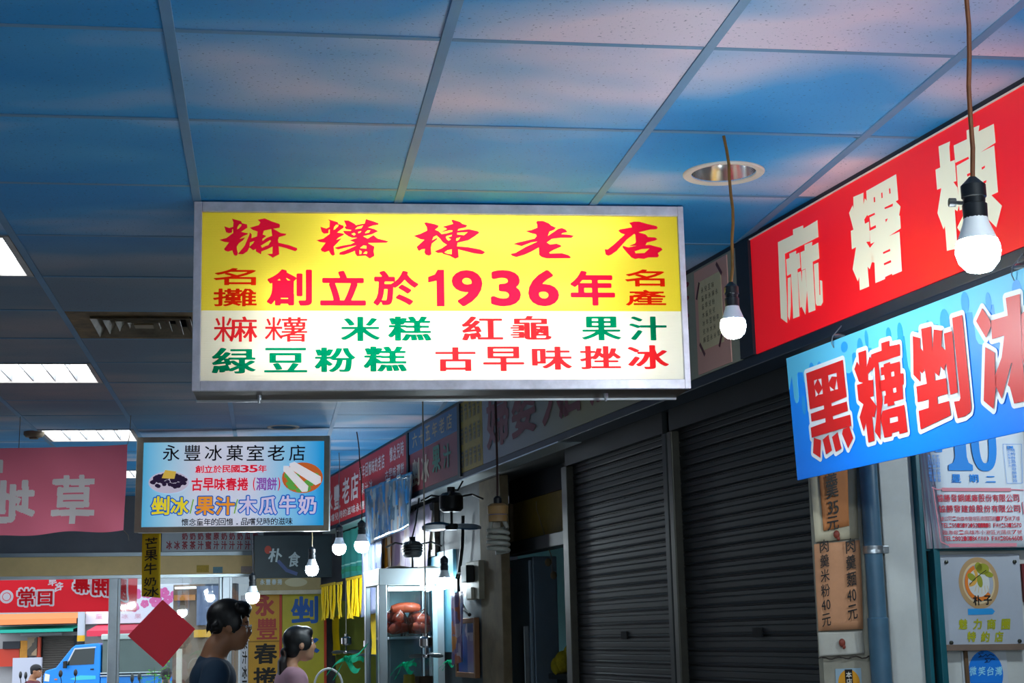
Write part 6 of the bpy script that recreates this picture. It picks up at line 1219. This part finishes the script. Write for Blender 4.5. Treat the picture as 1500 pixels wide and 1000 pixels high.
def long_hair(t, H, k):
    q = MB(); q.ball(H(-.020, 0, .040), (.104*k, .085*k, .094*k), 20, 14); q.ball(H(-.060, 0, -.012), (.058*k, .074*k, .085*k), 18, 12); q.ball(H(.035, 0, .080), (.058*k, .066*k, .045*k), 16, 10)
    for s in (-1, 1): q.ball(H(.012, s*.066, .018), (.056*k, .018*k, .060*k), 12, 8)
    blob(q, 'hair', M_HAIR, t, .008, 4)
    q = MB(); random.seed(8); q.ball(H(-.110, 0, -.040), .036*k, 12, 8)
    for i in range(30):
        a = random.uniform(0, 6.28); d = random.uniform(.0, .034); ex = random.uniform(-.02, .02); q.tube([H(-.105, d*.5*math.cos(a), -.038+d*.5*math.sin(a)), H(-.140+d*math.sin(a)*.6, -.01+d*math.cos(a), -.10), H(-.148+d*math.sin(a), -.02+1.3*d*math.cos(a), -.22), H(-.135+ex, -.02+d*math.cos(a), -.40+random.uniform(-.05, .05))], [.015*k, .019*k, .016*k, .003*k], 6)
    blob(q, 'ponytail', mat('hair_brown', '#1c1412', .45), t, .008, 2); MB().tube([H(-.122, .036*math.cos(a_*.5236), -.052+.034*math.sin(a_*.5236)) for a_ in range(13)], .006*k, 6).build('hair_tie', mat('tie_brown', '#4a3326', .6), t, True)
SKIN1 = mat('skin_tan', '#9a6a4c', .5, var=.06); SKIN2 = mat('skin_light', '#b98a6c', .5, var=.06)
M_JEAN = mat('trouser_navy', '#232a38', .8); M_SHOE = mat('shoe_grey', '#3c3c40', .6)
yM = 7.9; pM = atY(334, 924, yM); hM = 1.72; hz = CZ+(938-884)*yM/2311
man, Hm, km = person('person', 'man with short black hair and glasses in a dark navy T-shirt, walking right', (pM.x-.135, yM, 0), R(14), SKIN1, short_hair, mat('tee_navy', '#1d3850', .8, var=.12), M_JEAN, M_SHOE,
    [((-.02, -.27, 1.12), (.16, -.25, .93), (.5, .1, -.85), (.2, 1, 0)), ((.02, .26, 1.12), (.22, .22, .98), (.6, -.1, -.7), (.2, -1, 0))], h=hz+.0, lean=.07, head_tilt=R(6))
g = MB()
for s in (-1, 1):
    c = [Hm(.098+.004*math.cos(a_*.5236), s*.033+.024*math.cos(a_*.5236), .000+.017*math.sin(a_*.5236)) for a_ in range(13)]; g.tube(c, .0016, 6).tube([Hm(.099, s*.057, .004), Hm(.05, s*.076, .010), Hm(-.005, s*.080, .008)], .0015, 6)
g.tube([Hm(.101, -.010, .004), Hm(.103, 0, .007), Hm(.101, .010, .004)], .0014, 6); gl = g.build('glasses', mat('glasses_metal', '#a9adb3', .25, .9), man, True)
yW = 10.3; pW = atY(440, 945, yW); hW = CZ+(935-919)*yW/2311
wom, Hw, kw = person('person', 'woman with a long black ponytail in a pale pink T-shirt, facing right', (pW.x-.085, yW, 0), R(22), SKIN2, long_hair, mat('tee_pink', '#b78e9c', .8, var=.08), mat('trouser_grey', '#3a3d48', .8), M_SHOE,
    [((.02, -.25, 1.17), (.16, -.13, 1.30), (.8, .3, .1), (.2, .6, -.6)), ((.04, .23, 1.13), (.26, .16, 1.14), (.8, -.2, .2), (.2, -1, 0))], h=hW, lean=.03, head_tilt=R(-4), female=True)
pb = atY(481, 992, yW-.05); t = thing('shopping_basket', 'basket with a curved white handle held by the woman in pink', 'basket', pb); M_BSK = mat('basket_white', '#cfd3d3', .5)
MB().tube([(-.085+.17*i/14, 0, .075*math.sin(math.pi*i/14)**.6-.02) for i in range(15)], .007, 8).tube([(-.085, 0, -.02), (-.10, 0, -.14)], .007, 8).tube([(.085, 0, -.02), (.10, 0, -.14)], .007, 8).build('handle', M_BSK, t, True)
MB().lathe([(.085, -.30), (.12, -.14), (.126, -.14), (.126, -.15), (.115, -.15), (.08, -.29), (0, -.29), (0, -.30)], seg=24, cap=False).build('bowl', M_BSK, t)
# rider in the street and his scooter
def cap_hair(t, H, k):
    q = MB(); q.ball(H(-.015, 0, .048), (.104*k, .086*k, .080*k), 18, 12); q.ball(H(-.055, 0, .0), (.055*k, .074*k, .07*k), 16, 10); blob(q, 'cap', mat('cap_black', '#16161a', .7), t, .012, 3); MB().prism([(0, 0)], 0, 0) if False else None
    MB().grid(lambda u, v: tuple(H(.07+.085*v, (u-.5)*.13*(1-.35*v*v), .055-.028*v)), 6, 5).build('cap_peak', mat('cap_black', '#16161a', .7), t, True, solid=.006)
yR = 27.0; pR = atY(53, 981, yR); dz = pR.z-1.605+.0
def scooter(loc, heading, label, body):
    t = thing('scooter', label, 'scooter', Matrix.Translation(loc) @ Matrix.Rotation(heading, 4, 'Z'))
    for x in (-.55, .62):
        q = MB(); q.tube([(x, -.05, .24), (x, .05, .24)], .24, 24); wh = q.build('wheel', mat('tyre', '#1a1a1c', .8), t); MB().tube([(x, -.056, .24), (x, .056, .24)], .11, 16).build('hub_cap', M_STEEL, wh)
    q = MB(); q.ball((-.38, 0, .55), (.36, .14, .17), 16, 10); q.ball((.02, 0, .33), (.34, .13, .07), 14, 8); q.ball((.40, 0, .60), (.10, .17, .32), 14, 10); q.ball((.46, 0, .92), (.14, .12, .09), 14, 8); blob(q, 'bodywork', body, t, .02)
    MB().ball((-.34, 0, .74), (.33, .13, .07), 16, 8).build('seat', M_MOT, t, True); MB().tube([(.40, -.34, 1.02), (.42, -.1, 1.0), (.42, .1, 1.0), (.40, .34, 1.02)], .016, 8).build('handlebar', M_MOT, t, True); MB().tube([(.62, 0, .24), (.44, 0, .95)], .03, 8).build('fork', M_STEEL, t)
    for s in (-1, 1):
        mr_ = MB().tube([(.42, s*.24, 1.02), (.45, s*.28, 1.16), (.44, s*.30, 1.24)], .007, 6).build('mirror_arm', M_MOT, t, True); MB().ball((.44, s*.30, 1.29), (.025, .06, .06), 14, 8).build('mirror', M_MOT, mr_, True)
    MB().ball((.60, 0, .92), (.05, .07, .06), 12, 8).build('headlight', mat('lamp_pale', '#d9d6c4', .2), t, True); return t
ridz = GZ-.10
rid, Hr, kr = person('person', 'scooter rider in black cap and dark red shirt out in the street', (pR.x-.10, yR, GZ-.22), R(-8), SKIN1, cap_hair, mat('tee_maroon', '#5a2630', .8), M_JEAN, M_SHOE,
    [((.16, -.27, 1.12), (.40, -.27, 1.10), (.9, .1, 0), (0, .2, -1)), ((.16, .27, 1.12), (.40, .27, 1.10), (.9, -.1, 0), (0, -.2, -1))], h=1.66, lean=.05, sit=True, vox=.014)
scooter((pR.x+.12, yR, GZ), R(-8), 'pale scooter ridden by the man in the black cap', mat('scooter_white', '#c9cdd0', .3))
p = atY(30, 982, yR-.9); scooter((p.x-.35, yR-1.1, GZ), R(25), 'parked white scooter at the far left edge of the street', mat('scooter_pale', '#d5d8da', .3))
p = atY(191, 975, 22); scooter((p.x-.44, 22.3, GZ), R(4), 'dark scooter parked outside with a round black mirror before the truck', mat('scooter_dark', '#2a3038', .3))
yB = 19.5; pB = atY(249, 988, yB); person('person', 'small dark haired figure seen through the glass just left of the man', (pB.x-.05, yB, pB.z-1.605*.80), R(95), SKIN1, long_hair, mat('tee_black', '#1b1b20', .8), M_JEAN, M_SHOE,
    [((.0, -.25, 1.12), (.12, -.22, .93), (.5, .1, -.85), (.2, 1, 0)), ((.0, .25, 1.12), (.12, .22, .93), (.5, -.1, -.85), (.2, -1, 0))], h=1.72*.80, vox=.013)
